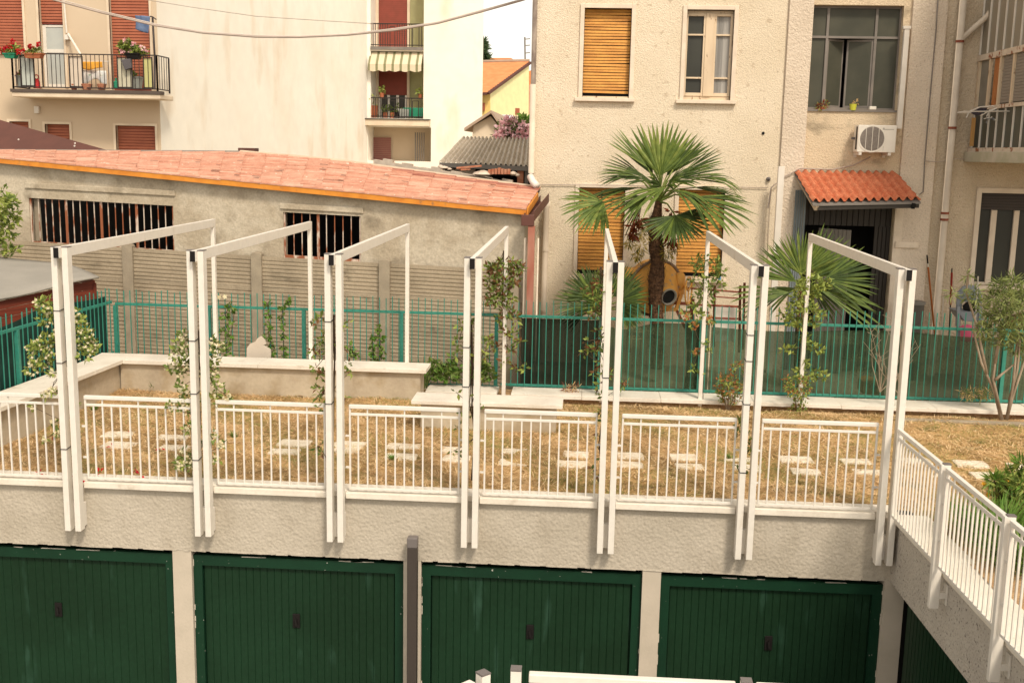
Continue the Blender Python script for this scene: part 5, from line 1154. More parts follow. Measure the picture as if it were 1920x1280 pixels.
b=MB().tube([D+Vector((0,0,.06)),C+Vector((0,0,.06))],.10,8);b.build('ridge_tiles',ASBs,t)
for q in ((966,203,974,216),(905,193,909,208)):
    A=Q(q[0],q[1],51.9);B_=Q(q[2],q[3],51.9);MB().box(A.x,B_.x,51.85,51.99,B_.z,A.z).build('shuttered_window',RSH,t)
t=thing('far_house','distant orange hipped roof behind the yellow house','house',at(940,110,Y=75))
A=[Q(x,y,75) for x,y in ((900,114),(918,109),(958,109),(972,117),(972,150),(900,150))];MB().prism(A,(0,6,0)).build('roof',OTIL,t)
t=thing('far_house','narrow strip of a distant orange roofed house beside the corner downpipe','house',at(996,160,Y=65))
A=[Q(x,y,65) for x,y in ((985,160),(992,133),(1010,130),(1012,160))];MB().prism(A,(0,6,0)).build('roof',OTIL,t);A=[Q(x,y,65) for x,y in ((988,240),(988,160),(1012,160),(1012,240))];MB().prism(A,(0,5,0)).build('wall',mat('salmon_wall',(.62,.30,.18),.9),t)
t=thing('antenna','thin grey antenna mast above the far roofs','antenna',at(988,117,Y=60))
b=MB().tube([at(985,135,Y=60),at(984,70,Y=60)],.05,6);b.build('mast',MET,t)
b=MB()
for y in (74,86,100): b.tube([at(984,y,Y=60),at(994,y-1,Y=60)],.03,5)
b.build('cross_arms',MET,t)
# corner drainpipe of the beige house (dark upper, cream lower)
dxp=at(1000,150,Y=8.93).x
t=thing('downpipe','corner downpipe of the beige house, dark stained above and cream below','downpipe',(dxp,8.93,2.9))
MB().tube([(dxp,8.93,at(1000,158,Y=8.93).z),(dxp,8.93,9)],.045,10).build('dark_upper_pipe',mat('stained_pipe',(.08,.05,.04),.7,(.30,.24,.19),vs=5,stretch=(1,1,.5)),t,smooth=True)
MB().tube([(dxp,8.93,at(1000,325,Y=8.93).z),(dxp,8.93,at(1000,158,Y=8.93).z-.002)],.055,10).build('lower_pipe',PVC,t,smooth=True)
MB().tube([at(994,330,Y=8.8),at(1000,342,Y=8.7),at(1007,349,Y=8.6)],.065,10).build('white_elbow',WH,t,smooth=True)
# cables
tag(MB().tube([at(x,y,Y=12-1.5*i/12) for i,(x,y) in enumerate(((40,-20),(100,0),(190,24),(290,48),(380,62),(480,69.5),(560,70),(650,66),(740,57),(820,44),(900,23),(975,2),(1040,-18)))],.020,8).build('overhead_cable',CABL,smooth=True),'thick twisted overhead cable sagging across the cream side wall','cable')
tag(MB().tube([at(x,y,Y=12.02-1.5*i/12) for i,(x,y) in enumerate(((40,-24),(100,-4),(190,21),(290,45),(380,60),(480,67),(560,68.5),(650,64.5),(740,54),(820,42),(900,20.5),(975,0),(1040,-20)))],.011,6).build('overhead_cable',mat('pale_cable',(.6,.52,.45),.6),smooth=True),'thinner pale overhead cable running just above the thick sagging one','cable')
tag(MB().tube([at(x,y,Y=14) for x,y in ((200,-12),(360,14),(480,31),(600,39),(700,45))],.008,5).build('overhead_wire',CABL,smooth=True),'very thin faint wire on the cream wall above the thick cable','cable')
# ================================================================== PALMS
def wdir(ax,ay,az): return (CR*ax+CU*ay-CF*az)        # screen right, screen up, towards the viewer
def palm_frond(t,crown,hub,tip,R=None,n=None,spread=2.6,nl=34,droop=.12,seed=1,mats=(P1,P2),wf=1.,petk=P3):
    """one fan frond: petiole from crown to hub and the fan opening from hub towards tip"""
    rr=random.Random(seed);d=(tip-hub);R=R or d.length;nn=n if n is not None else Vector((0,-.5,.9))
    b=MB();fan(b,hub,d,nn,R,spread,nl,droop,rr,[0,0,1],wf);f=b.build('frond',list(mats),t)
    m_=crown.lerp(hub,.5)+Vector((0,0,.12*(hub-crown).length))
    MB().tube([crown,m_,hub],[.022,.014,.011],6).build('petiole',petk,f,smooth=True)
    return f
PYd=7.3
t=thing('palm_tree','tall fan palm with shaggy brown trunk in front of the yellow shutters','palm',at(1232,640,Y=PYd))
tr=[(1233,690,.115),(1231,600,.115),(1228,560,.112),(1231,520,.138),(1233,490,.108),(1231,470,.132),(1230,450,.112),(1228,430,.115),(1230,415,.10),(1233,395,.075),(1236,370,.05)]
rr=random.Random(3)
b=MB();b.tube([at(x,y,Y=PYd) for x,y,_ in tr],[w for _,_,w in tr],16)
# fibre scales
for k in range(900):
    u=rr.random()*(len(tr)-2.3);i=int(u);f=u-i;p=at(tr[i][0],tr[i][1],Y=PYd).lerp(at(tr[i+1][0],tr[i+1][1],Y=PYd),f);w=tr[i][2]+(tr[i+1][2]-tr[i][2])*f
    a=rr.uniform(0,2*PI);o=Vector((math.cos(a),math.sin(a),0));q=p+o*w*.96;L_=rr.uniform(.05,.16)
    d=(o*rr.uniform(.1,.55)+Vector((0,0,rr.choice((1,1,-.7))))+rv(rr)*.25).normalized();s=o.cross(d).normalized()*rr.uniform(.006,.02)
    b.add([q-s,q+s,q+d*L_],[(0,1,2)])
b.build('trunk',BARK,t)
cr=at(1236,372,Y=PYd)
FR_L=[
((1237,330),(1252,226),.1,1.75,(0,.2,1),.02,0),((1215,315),(1146,248),.05,.6,(.5,.4,.8),.05,0),((1262,318),(1328,262),.0,.7,(-.5,.5,.7),.05,1),((1278,325),(1358,282),-.1,.75,(-.3,.7,.6),.08,0),
((1204,334),(1110,312),-.1,1.0,(.1,.9,.4),.35,1),((1200,352),(1066,360),0,1.1,(.1,.95,.3),.45,0),((1132,380),(1050,397),-.35,2.5,(-.2,.6,.8),.3,0),
((1312,334),(1404,328),-.05,1.1,(-.1,.95,.3),.6,0),((1302,352),(1404,356),.3,1.0,(0,.9,.4),.35,1),((1296,370),(1418,404),-.45,1.8,(.2,.8,.6),.25,0),
((1266,404),(1296,458),-.55,3.4,(.1,.3,.95),.04,1),((1214,366),(1128,386),-.6,1.2,(0,.9,.4),.45,0),((1248,352),(1165,372),-.65,1.0,(.1,.9,.4),.4,0),((1262,356),(1340,374),-.5,1.1,(.1,.9,.4),.5,0),((1222,340),(1160,312),-.2,1.1,(.1,.75,.65),.3,1),((1252,340),(1322,312),-.2,1.2,(-.1,.75,.65),.3,1),((1240,350),(1225,300),-.4,1.6,(0,.5,.8),.25,0),((1250,348),(1285,312),-.45,1.3,(0,.6,.8),.35,0),((1205,330),(1130,290),.15,.9,(.3,.6,.7),.15,0),((1275,335),(1365,308),.15,.9,(-.3,.6,.7),.2,0),((1225,330),(1188,268),.2,.8,(.2,.3,1),.05,1),((1250,330),(1300,262),.2,.8,(-.2,.3,1),.05,0),((1180,330),(1150,322),.5,1.8,(-.2,.7,.6),.3,1),((1205,378),(1165,425),.5,1.6,(-.3,.5,.8),.3,1)]
for k,(h,tp,dy,sp,nv_,dr,dk) in enumerate(FR_L):
    H=at(*h,Y=PYd+dy);T=at(*tp,Y=PYd+dy*1.9)
    ms=(P2,P1) if dk else ((P1,P3) if k in (0,1,2,4,6,12) else (P1,P2))
    palm_frond(t,cr+Vector((0,0,-.05)),H,T,n=wdir(*nv_),spread=sp,nl=max(12,int(11*sp)),droop=dr,seed=k+20,mats=ms)
for k,cl in enumerate(([(1205,440,14),(1200,465,14),(1212,425,10),(1195,480,9)],[(1255,450,13),(1262,462,12),(1250,475,12),(1262,435,9)],[(1180,455,9),(1190,440,8)])):
    foliage(MB(),PC(cl,PYd-.12,.1),90,.11,.012,[0,0,1],k+3,up=-.6).build('flower_stalk',[PY,P2],t)
b=foliage(MB(),PC([(1200,412,8),(1190,425,5),(1196,418,6),(1257,440,7),(1262,452,5),(1186,438,3),(1258,398,5)],PYd-.2,.05),14,.16,.05,[0],5,up=-.5);b.build('leaves',[PBR],t)
t=thing('palm_shrub','low bushy fan palm behind the dark netting left of the tall palm','palm',at(1125,640,Y=6.6))
c=at(1125,590,Y=6.6)
for k,(h,tp,dy,sp,nv_,dr) in enumerate((((1115,560),(1060,515),0,1.5,(0,.3,1),.05),((1118,558),(1108,500),.2,1.5,(.1,.3,1),.03),((1100,575),(1030,562),-.1,1.5,(0,.7,.7),.2),((1150,555),(1205,515),-.1,1.4,(0,.4,1),.03),((1160,565),(1218,545),-.3,1.6,(.1,.5,.9),.1),((1155,575),(1215,575),.1,1.8,(0,.5,.9),.2),((1135,560),(1150,500),.3,1.3,(0,.3,1),.05),((1165,580),(1205,605),-.2,1.8,(.2,.5,.9),.2),((1100,582),(1050,590),.1,1.6,(0,.5,.9),.2),((1130,575),(1090,540),-.4,1.8,(0,.3,1),.1))):
    palm_frond(t,c,at(*h,Y=6.6+dy),at(*tp,Y=6.6+dy*1.6),n=wdir(*nv_),spread=sp,nl=max(10,int(12*sp)),droop=dr,seed=k+60,mats=(P2,P1))
t=thing('palm_tree','smaller fan palm in front of the dark doorway below the tiled canopy','palm',at(1500,650,Y=6.3))
c=at(1503,545,Y=6.3)
MB().tube([at(1497,700,Y=6.3),at(1500,620,Y=6.3),c],[.08,.08,.05],10).build('trunk',BARK,t)
for k,(h,tp,dy,sp,nv_,dr) in enumerate((((1502,515),(1512,428),0,2.1,(0,.2,1),.02),((1492,528),(1418,474),-.1,1.0,(0,.25,1),.04),((1545,524),(1650,516),-.1,1.5,(0,.25,1),.10),((1540,545),(1656,592),-.1,.65,(.2,.5,.8),.2),((1480,548),(1370,552),-.1,.8,(0,.6,.8),.3),((1490,540),(1425,562),.3,1.0,(0,.5,.9),.4),((1510,525),(1592,446),.1,1.1,(0,.3,1),.04),((1520,535),(1590,575),.25,1.3,(0,.4,.9),.2))):
    palm_frond(t,c,at(*h,Y=6.3+dy),at(*tp,Y=6.3+dy*1.6),n=wdir(*nv_),spread=sp,nl=max(9,int(14*sp)),droop=dr,seed=k+80,mats=(P1,P3) if k in (0,) else (P1,P2),wf=.9)
# ================================================================== CLIMBERS ON THE ARCHES
def climber(label,cl,Y,seed,stem,n=46,mul=1.35,fl=None,leafks=(0,0,1),L=.062,W=.028,bronze=0,den=22,fk=LF,fr=.02,name='climbing_plant'):
    P0=at(*stem[-1],Y=Y);t=thing(name,label,'climber',P0)
    S_=[at(x,y,Y=Y+.01*math.sin(i*2.1)) for i,(x,y) in enumerate(stem)]
    b=MB().tube(S_,.009,6);rr=random.Random(seed)
    S2=[p+Vector((rr.uniform(-.03,.03),rr.uniform(-.03,.03),0)) for p in S_];b.tube(S2,.006,5)
    for x,y,rp in cl:
        P=at(x,y,Y=Y);q=min(S_,key=lambda s:(s-P).length);b.tube([q,q.lerp(P,.5)+rv(rr)*.04,P],.0035,4)
    b.build('stem',STEM,t)
    C=PC(cl,Y,.05,seed);ks=list(leafks)+[2]*bronze
    foliage(MB(),C,n*mul,L*1.12,W*1.25,ks,seed,dens=den/pxs(P0)).build('foliage',[L1,L2,L3],t)
    if fl: flowers(MB(),[C[i] for i in range(len(C)) if i in fl or fl=='all'] if fl!='all' else C,fl and 9,fr,seed).build('blossoms',fk,t)
    return t
climber('thick jasmine with many cream flowers on the leftmost pergola arch',[(85,572,18),(72,568,9),(95,585,16),(85,600,15),(72,650,15),(85,640,18),(60,655,12),(95,655,18),(68,680,15),(60,695,11),(85,675,14),(145,585,9),(150,612,18),(165,625,13),(158,640,18),(172,650,11),(160,662,16),(148,600,12),(178,642,8),(97,735,10),(85,740,7),(62,762,6),(102,790,7),(85,822,6),(108,812,7),(140,760,6),(100,700,8),(110,620,10)],.17,1,[(112,560),(118,640),(116,700),(122,790),(128,880)],n=66,fl='all',leafks=(0,1,1))
climber('jasmine with cream flowers hanging down the second pergola arch from left',[(345,632,13),(338,645,14),(350,655,12),(330,665,14),(345,680,16),(320,690,10),(338,700,12),(340,725,11),(348,740,12),(335,760,12),(350,765,12),(318,760,9),(400,640,10),(405,655,12),(415,650,8),(402,680,14),(400,700,12),(410,725,12),(402,745,14),(425,742,8),(365,795,9),(350,805,8),(372,660,8),(372,745,8),(375,700,7),(345,855,16),(358,868,14),(368,872,10),(335,868,9),(400,820,10),(415,832,8),(340,875,8),(405,860,8),(380,830,7)],.16,2,[(372,620),(374,700),(372,780),(374,850),(376,900)],n=60,fl='all')
climber('thin leafy vine on the third pergola arch from left, few flowers',[(600,595,10),(593,605,8),(598,640,14),(610,650,13),(588,660,9),(645,610,8),(652,605,6),(640,650,9),(650,680,9),(645,700,8),(592,690,10),(600,705,10),(594,725,9),(600,742,11),(605,760,8),(645,745,6),(598,835,8),(604,850,7),(655,700,6),(612,630,12),(625,640,8),(602,670,9)],.16,3,[(626,590),(628,660),(626,730),(625,800),(618,870)],n=46,bronze=1,fl=[3,7])
climber('sparse vine on the middle pergola arch with long bare lower stem',[(868,610,13),(880,600,10),(860,640,13),(850,665,9),(872,660,12),(897,620,9),(902,640,11),(912,655,10),(905,680,9),(850,700,7),(895,700,8),(855,735,6),(866,770,7),(893,735,6),(900,765,7),(885,775,6),(856,800,6),(858,850,6),(850,845,6)],.16,4,[(884,600),(886,690),(885,760),(890,820),(884,900)],n=34)
climber('narrow dark vine between the posts of the fifth pergola arch, red tinged',[(1128,640,8),(1125,660,8),(1128,690,8),(1122,720,8),(1130,742,8),(1124,770,9),(1132,790,8),(1120,815,6),(1112,880,7),(1118,892,7),(1128,860,6),(1126,840,6),(1118,650,8),(1140,655,6),(1100,640,7)],.16,5,[(1136,620),(1132,700),(1130,760),(1128,830),(1124,905)],n=40,bronze=2)
climber('few green sprigs on the second pergola arch from right near its railing',[(1383,800,9),(1377,822,7),(1392,790,7),(1405,815,8),(1408,835,7),(1400,850,6),(1396,760,6),(1386,872,5),(1405,880,6)],.16,6,[(1400,740),(1398,800),(1395,860),(1392,905)],n=40)
# climbers on the rear posts
climber('tall reddish shrub climbing the rear post behind the middle pergola arch',[(940,500,20),(925,505,17),(958,500,15),(972,500,8),(920,528,18),(945,530,22),(962,525,15),(975,505,10),(935,555,20),(920,560,15),(955,560,14),(950,585,15),(965,595,12),(938,600,12),(960,625,12),(975,640,8),(955,655,12),(970,690,9),(982,688,7),(915,640,12),(905,665,10),(930,650,8),(890,670,10),(945,680,9),(950,620,10)],5.0,7,[(945,470),(944,560),(946,640),(944,735)],n=50,L=.085,W=.035,bronze=2,den=18)
climber('red tinged climber on the rear post behind the fifth pergola arch',[(1110,540,12),(1122,530,10),(1098,545,8),(1130,515,9),(1140,545,10),(1122,560,11),(1120,585,12),(1105,590,9),(1135,580,8),(1122,620,9),(1118,650,10),(1105,655,8),(1095,660,7),(1125,680,9),(1118,700,10),(1140,700,8),(1130,725,8),(1168,722,7),(1175,715,6),(1120,745,8)],5.0,8,[(1128,500),(1127,600),(1128,680),(1127,755)],n=40,L=.08,W=.033,bronze=2,den=16)
climber('leafy climber with small red blossoms on the white rear post right of the mixer',[(1322,488,12),(1305,492,12),(1342,495,13),(1352,508,12),(1310,510,12),(1330,515,12),(1345,520,10),(1300,525,8),(1318,535,12),(1335,540,12),(1352,535,8),(1310,555,12),(1328,560,10),(1300,575,10),(1285,590,10),(1310,590,10),(1330,600,8),(1300,610,8),(1320,640,8),(1308,660,8),(1330,660,7),(1300,690,7),(1310,700,6)],5.0,9,[(1326,480),(1322,560),(1320,650),(1315,750)],n=40,L=.075,W=.033,den=16,fl=[14,16,17,19],fk=LR,fr=.03)
climber('yellow green climber on the rear post behind the rightmost pergola arch',[(1515,520,15),(1530,530,14),(1545,535,10),(1500,540,14),(1525,550,15),(1555,530,7),(1495,560,12),(1510,575,15),(1485,580,12),(1525,580,10),(1480,600,12),(1500,605,15),(1525,605,12),(1540,590,8),(1510,635,10),(1525,650,10),(1540,655,8),(1485,655,8),(1470,655,6),(1510,680,9),(1500,700,12),(1530,700,10),(1545,705,7),(1465,590,7)],5.0,10,[(1516,500),(1512,580),(1506,650),(1502,730)],n=52,L=.075,W=.036,leafks=(0,1,1,1),den=16)
# vines on the open fence
def fvine(label,cl,seed,n=16):
    P0=at(cl[-1][0],cl[-1][1],Y=5.40);t=thing('fence_vine',label,'vine',P0)
    C=PC(cl,5.40,.03,seed);MB().tube([c for c,_ in C],.006,5).build('stem',STEM,t)
    foliage(MB(),C,n,.07,.05,[0,0,1],seed,up=-.2).build('foliage',[LG,L1],t);return t
v_=fvine('bright green vine with two white blooms on the fence behind the second arch',[(430,575,8),(422,590,9),(432,605,9),(420,620,10),(430,632,9),(424,645,10),(428,660,9),(440,580,5)],1,18)
flowers(MB(),[(at(412,557,Y=5.38),.01),(at(422,557,Y=5.38),.01)],1,.045,3).build('blossoms',LF,v_)
fvine('thin bright vine on the fence just right of the broken pale board',[(502,570,5),(503,590,6),(505,610,6),(504,630,6),(510,645,6),(510,662,5)],2)
fvine('second thin bright vine on the fence, left of the third arch rear post',[(540,565,5),(530,575,7),(528,595,6),(531,612,6),(532,630,6),(532,650,6),(533,668,5)],3)
fvine('pair of short vines on the fence below the grey concrete post',[(711,615,4),(713,630,6),(713,645,7),(716,658,6),(714,672,6)],4)
fvine('short vine on the fence left of the concrete post with darker leaves',[(699,632,4),(698,648,5),(700,662,5),(700,675,5)],5)
fvine('low leafy vine tuft on the fence right of the third arch',[(655,652,8),(662,660,8),(668,665,6)],6,14)
# ================================================================== SHRUBS
def shrub(name,label,cl,Y,seed,mats,ks,n,L,W,stems,den,cat='shrub',srad=.012):
    P0=at(*stems[0][-1],Y=Y);t=thing(name,label,cat,P0);b=MB()
    for s in stems:
        q=[at(x,y,Y=Y+.03*math.sin(i+len(s))) for i,(x,y) in enumerate(s)];k=len(q);b.tube(q,[srad*(.45+.55*i/max(1,k-1)) for i in range(k)],7)
    b.build('stems',TRNK,t,smooth=True)
    foliage(MB(),PC(cl,Y,.18,seed),n,L,W,ks,seed,dens=den/pxs(P0)).build('foliage',mats,t);return t
shrub('photinia_shrub','small bushy shrub with reddish young leaves beside the white slab kerb',[(1355,712,12),(1372,712,12),(1385,720,10),(1350,728,12),(1368,730,14),(1385,738,12),(1360,745,12),(1376,750,10),(1350,742,8),(1395,725,9),(1375,690,8),(1385,682,8),(1395,700,7)],4.75,21,[L1,LR,L2],[0,0,1,1,2],64,.06,.026,[[(1358,740),(1362,768)],[(1380,735),(1366,768)],[(1368,720),(1364,768)]],13)
shrub('shrub','dense yellow green shrub with rusty tips below the yellow green climber',[(1490,715,12),(1508,712,12),(1485,735,14),(1502,738,14),(1512,730,10),(1478,725,9),(1495,755,12),(1505,762,10),(1488,768,10),(1500,776,8),(1515,712,9),(1475,712,8)],4.7,22,[L1,LR,L2],[0,0,2,2,1],70,.055,.024,[[(1490,740),(1496,784)],[(1505,740),(1498,784)]],13)
ol=shrub('oleander_tree','multi stemmed oleander with narrow pale leaves in the planting bed at right',[(1880,540,20),(1900,535,20),(1862,560,16),(1888,565,22),(1910,560,18),(1860,585,14),(1838,575,12),(1880,590,18),(1905,590,20),(1850,600,15),(1842,620,13),(1865,615,18),(1890,620,20),(1912,625,18),(1850,640,12),(1875,640,12),(1905,650,16),(1815,515,8),(1825,545,12),(1785,552,9),(1812,555,8),(1925,560,22),(1930,600,22),(1930,640,20),(1916,670,12),(1830,560,10),(1865,530,9),(1896,520,9)],4.55,23,[LO,LOd],[0,0,0,1],105,.125,.019,[[(1880,600),(1868,660),(1862,710),(1880,790)],[(1915,600),(1905,660),(1900,720),(1886,792)],[(1840,600),(1825,620),(1840,680),(1865,735),(1878,790)],[(1935,640),(1920,680),(1900,740),(1886,792)],[(1815,515),(1812,550),(1830,605),(1842,660),(1850,700)],[(1890,560),(1878,620),(1866,680)],[(1905,680),(1880,700),(1866,712)],[(1900,590),(1912,640),(1908,690),(1893,750)]],17,'tree',.024)
b=MB();rr=random.Random(4)
t=thing('bare_twigs','leafless pale twigs of a dead shrub in front of the netting beside the right arch','shrub',at(1665,740,Y=4.9))
for k in range(16):
    x0,y0=rr.choice(((1650,735),(1668,742),(1690,745)));x1=rr.uniform(1612,1735);y1=rr.uniform(585,690);mx_=(x0+x1)/2+rr.uniform(-8,8);b.tube([at(x0,y0,Y=4.95),at(mx_,(y0+y1)/2,Y=4.9),at(x1,y1,Y=4.85)],[.007,.005,.003],5)
    for q in range(2): u=rr.uniform(.4,.9);xx=mx_+(x1-mx_)*u;yy=(y0+y1)/2+(y1-(y0+y1)/2)*u;b.tube([at(xx,yy,Y=4.88),at(xx+rr.uniform(-22,22),yy-rr.uniform(10,30),Y=4.86)],.0028,4)
b.build('twigs',TRNK,t)
# plants in the bed behind the side railing
P0=at(1900,960,Z=-.2)
lil=thing('yellow_flower_shrub','lance leaved shrub with orange yellow flowers at the right edge behind the side railing','shrub',P0)
C=PC([(1882,905,17),(1902,892,15),(1916,872,15),(1895,925,18),(1876,925,10),(1915,910,18),(1910,945,18),(1888,950,13),(1864,900,8),(1920,960,18)],P0.y,.25)
b=MB();rr=random.Random(7)
for c,rad in C: b.tube([P0+Vector((rr.uniform(-.1,.1),rr.uniform(-.1,.1),-.03)),P0.lerp(c,.6)+rv(rr)*.05,c],.008,5)
b.build('stems',STEM,lil)
foliage(MB(),C,80,.13,.03,[0,0,1,2],31).build('foliage',[L2,LG,L1],lil)
flowers(MB(),[(at(x,y,Y=P0.y-.1),.02) for x,y in ((1845,908),(1851,925),(1905,942),(1903,920),(1890,905))],3,.03,5).build('blossoms',FYL,lil)
def clump(name,label,base,n,L,seed,mats,rad,spread=.9,cat='grass clump'):
    rr=random.Random(seed);t=thing(name,label,cat,base);b=MB()
    for k in range(n):
        a=rr.uniform(0,2*PI);q=math.sqrt(rr.random())*rad;p=Vector(base)+Vector((q*math.cos(a),q*math.sin(a),-.02));out=Vector((math.cos(a+rr.uniform(-.6,.6)),math.sin(a+rr.uniform(-.6,.6)),0));l=L*rr.uniform(.6,1.15);w=rr.uniform(.006,.011);s=Vector((-out.y,out.x,0))*w;b.k=rr.choice((0,0,1))
        sp=spread*rr.uniform(.4,1.2);P=[]
        for j in range(5): u=j/4;c=p+out*l*sp*u**1.4+Vector((0,0,l*(u-.55*sp*u*u)));ww=(1-u**2)*1.0+.05;P+=[c-s*ww,c+s*ww]
        b.add(P,[(2*j,2*j+1,2*j+3,2*j+2) for j in range(4)])
    b.build('blades',mats,t);return t
G1=at(1800,985,Z=-.2);clump('agapanthus_clump','dense clump of long arching green strap leaves behind the middle side railing',(9.95,-.55,-.22),520,.55,3,[LG,P1],.34)
clump('agapanthus_clump','second green strap leaf clump nearer the viewer, dry straw at its edge',(9.95,-1.35,-.22),420,.52,4,[P1,LG],.30)
clump('agapanthus_clump','small green strap leaf clump at the foot of the yellow flowered shrub',(10.5,.2,-.22),200,.4,5,[P1,L1],.2)
b=at(795,690,Y=5.2);clump('iris_clump','spiky grey green leaf clump in front of the fence right of the third arch',(b.x,5.2,-.1),40,.62,6,[L1,P2],.05,.5,'plant')
for k,(px,w,lab) in enumerate(((815,18,'low dark green plant at the fence foot right of the low wall end'),(845,16,'low green plant at the fence foot behind the bench'),(905,16,'low weeds at the fence foot beside the middle arch'))):
    P=at(px,712,Y=5.3);t=thing('low_plant',lab,'plant',P);foliage(MB(),[(P+Vector((-.12,0,.12)),.14),(P+Vector((.1,0,.1)),.13),(P+Vector((0,0,.22)),.12)],70,.08,.055,[0,0,1],k+4).build('foliage',[L1,LG],t)
for k,(px,py,w,n,lab) in enumerate(((247,728,.10,26,'tuft of green weeds at the inner corner of the low wall'),(290,735,.14,24,'wider weed tuft at the foot of the low wall'),(175,770,.07,24,'single weed in the lawn behind the leftmost railing bay'),(952,795,.10,40,'bright green grass tuft at the foot of the bench'),(130,860,.06,16,'small weed beside the first railing bay, near the jasmine'),(440,820,.07,16,'small weed tuft next to the far stepping stones in the second bay'),(735,862,.06,16,'tiny weed beside the near stepping stones in the third bay'),(1370,860,.06,16,'tiny weed left of the second arch from right'))):
    P=at(px,py,Z=-.2);P=at(px,py,Z=lz(P.y));clump('weed_tuft',lab,P,n*2,w*1.9,k+40,[LG,L1],w*.5,.6,'weed')
t=thing('straw_heap','small heap of dry clippings on the white slab kerb near the oleander','heap',at(1830,738,Y=5.1));foliage(MB(),[(at(x,740,Y=5.1)+Vector((0,0,.02)),.10) for x in (1812,1826,1840,1850)],60,.10,.012,[0,1,2],6,up=0).build('clippings',[ST2,ST1,L1],t)
t=thing('straw_heap','dry straw tuft on the slab kerb below the dark netting','heap',at(1070,728,Y=5.1));foliage(MB(),[(at(x,730,Y=5.15)+Vector((0,0,.02)),.07) for x in (1062,1072,1080)],40,.09,.012,[0,1],6,up=0).build('clippings',[ST1,PBR],t)
b=MB();rr=random.Random(2)
for px,py in ((1180,750),(1430,700),(385,830),(215,848),(160,930),(150,893),(288,838),(255,893)):
    pass
tag(foliage(MB(),[(at(x,y,Z=-.2),.03) for x,y in ((140,893),(152,900),(186,886),(252,884),(302,840),(210,838),(96,824),(72,882),(87,892),(263,893),(240,810))],2,.06,.035,[0],2,up=-.3).build('fallen_petals',FR),'scattered fallen red petals on the white coping at the left','petals',kind='stuff')
P=at(1182,750,Y=4.75);tag(MB().lathe((P.x,P.y,lz(4.75)+.0),(0,0,1),[(-.03,.03),(0,.07),(.04,.05),(.055,.0)],7).build('pale_stone',STON,smooth=True),'single pale stone lying on the dry grass right of the fifth arch','stone')
# bush at the left edge by the shed, pink oleander, conifer
shrub('bush','leafy yellow green bush at the left picture edge in front of the shed wall',[(5,365,16),(20,378,14),(5,395,20),(28,400,12),(10,425,16),(25,415,12),(0,450,14),(15,465,12),(30,468,9),(-15,400,25),(-15,450,25),(5,480,10),(22,440,8)],6.3,41,[L1,L2],[0,1,1],60,.10,.055,[[(5,400),(-10,480),(-15,560)],[(-15,440),(-15,560)]],16)
ob=shrub('pink_oleander','rounded oleander covered in pink blossom between the two houses',[(945,240,14),(965,236,14),(985,245,14),(955,252,14),(975,258,14),(990,255,10),(938,252,8),(960,262,12),(940,262,9),(985,265,10)],24.,42,[LOd,L1],[0,1],60,.22,.06,[[(960,250),(962,290)],[(980,255),(966,290)]],14,'shrub',.04)
foliage(MB(),PC([(945,236,13),(962,232,13),(980,240,13),(952,250,13),(972,252,13),(990,252,9),(936,255,9),(960,262,10),(980,262,8),(950,226,6),(990,242,8)],23.8,.1),60,.13,.12,[0,1],43).build('blossom',[FP,mat('pale_pink_petals',(.80,.52,.55),.8)],ob)
shrub('green_bush','green bush beside the corner downpipe right of the pink oleander',[(985,228,10),(995,235,9),(978,222,6),(992,248,8)],28.,44,[L1,LG],[0,1],70,.25,.12,[[(990,235),(990,290)]],10)
t=thing('conifer','dark conifer tip showing beside the cream wing','tree',at(903,140,Y=58));MB().tube([at(902,140,Y=58),at(903,72,Y=58)],[.3,.05],8).build('trunk',BARK,t)
foliage(MB(),PC([(904,82,4),(905,92,5),(905,102,7),(906,111,10),(900,108,10),(900,95,7)],58.,.4),90,.5,.12,[0],4,up=.1).build('crown',[LD],t)
# ================================================================== CEMENT MIXER
MY=7.9
t=thing('cement_mixer','old orange cement mixer half hidden behind the tall palm trunk','cement mixer',at(1235,650,Y=MY))
c=at(1226,538,Y=MY);ax=(at(1256,556,Y=MY-.55)-at(1226,536,Y=MY)).normalized()
R=.48
MB().lathe(c,ax,[(-.42,.0),(-.42,.25),(-.34,.38),(-.2,.46),(0,R),(.03,R),(.2,.44),(.4,.28),(.56,.145)],32).build('drum',MIX,t,smooth=True)
MB().lathe(c,ax,[(.555,.145),(.59,.15),(.592,.125),(.55,.12)],28).build('mouth_rim',mat('cement_grey_rim',(.33,.29,.23),.9),t,smooth=True)
MB().lathe(c,ax,[(.552,.0),(.552,.128)],20).build('dark_inside',DKG,t)  # flat black disc painted as the shade inside the drum mouth
b=MB().ring(c+ax*.04,ax,R+.02,.025,44,6)
u=ax.orthogonal().normalized();w=ax.cross(u)
for k in range(60):
    a=2*PI*k/60;d=u*math.cos(a)+w*math.sin(a);b.bar(c+ax*.02+d*(R+.03),c+ax*.07+d*(R+.03),.025,.03,d)
b.build('ring_gear',mat('greasy_gear',(.12,.08,.055),.8,(.3,.22,.15),vs=9),t)
P=at(1276,528,Y=MY-.1);MB().lathe(P,(1,-.25,0),[(-.08,.0),(-.08,.155),(-.02,.165),(.03,.165),(.07,.12),(.08,0)],24).build('bearing_disc',MIX,t,smooth=True)
q=[at(x,y,Y=MY-.15) for x,y in ((1279,530),(1277,552),(1268,580))];b=MB()
for k in range(2): b.bar(q[k],q[k+1],.09,.06)
b.bar(q[2],at(1235,580,Y=MY-.15),.07,.06);b.build('yoke_arm',MIX,t)
P=at(1291,545,Y=MY-.35);wl=MB();wl.ring(P,(1,-.35,.02),.235,.014,40,8);o=wl.build('hand_wheel',MIX,t,smooth=True)
b=MB();u=Vector((.33,.94,0))
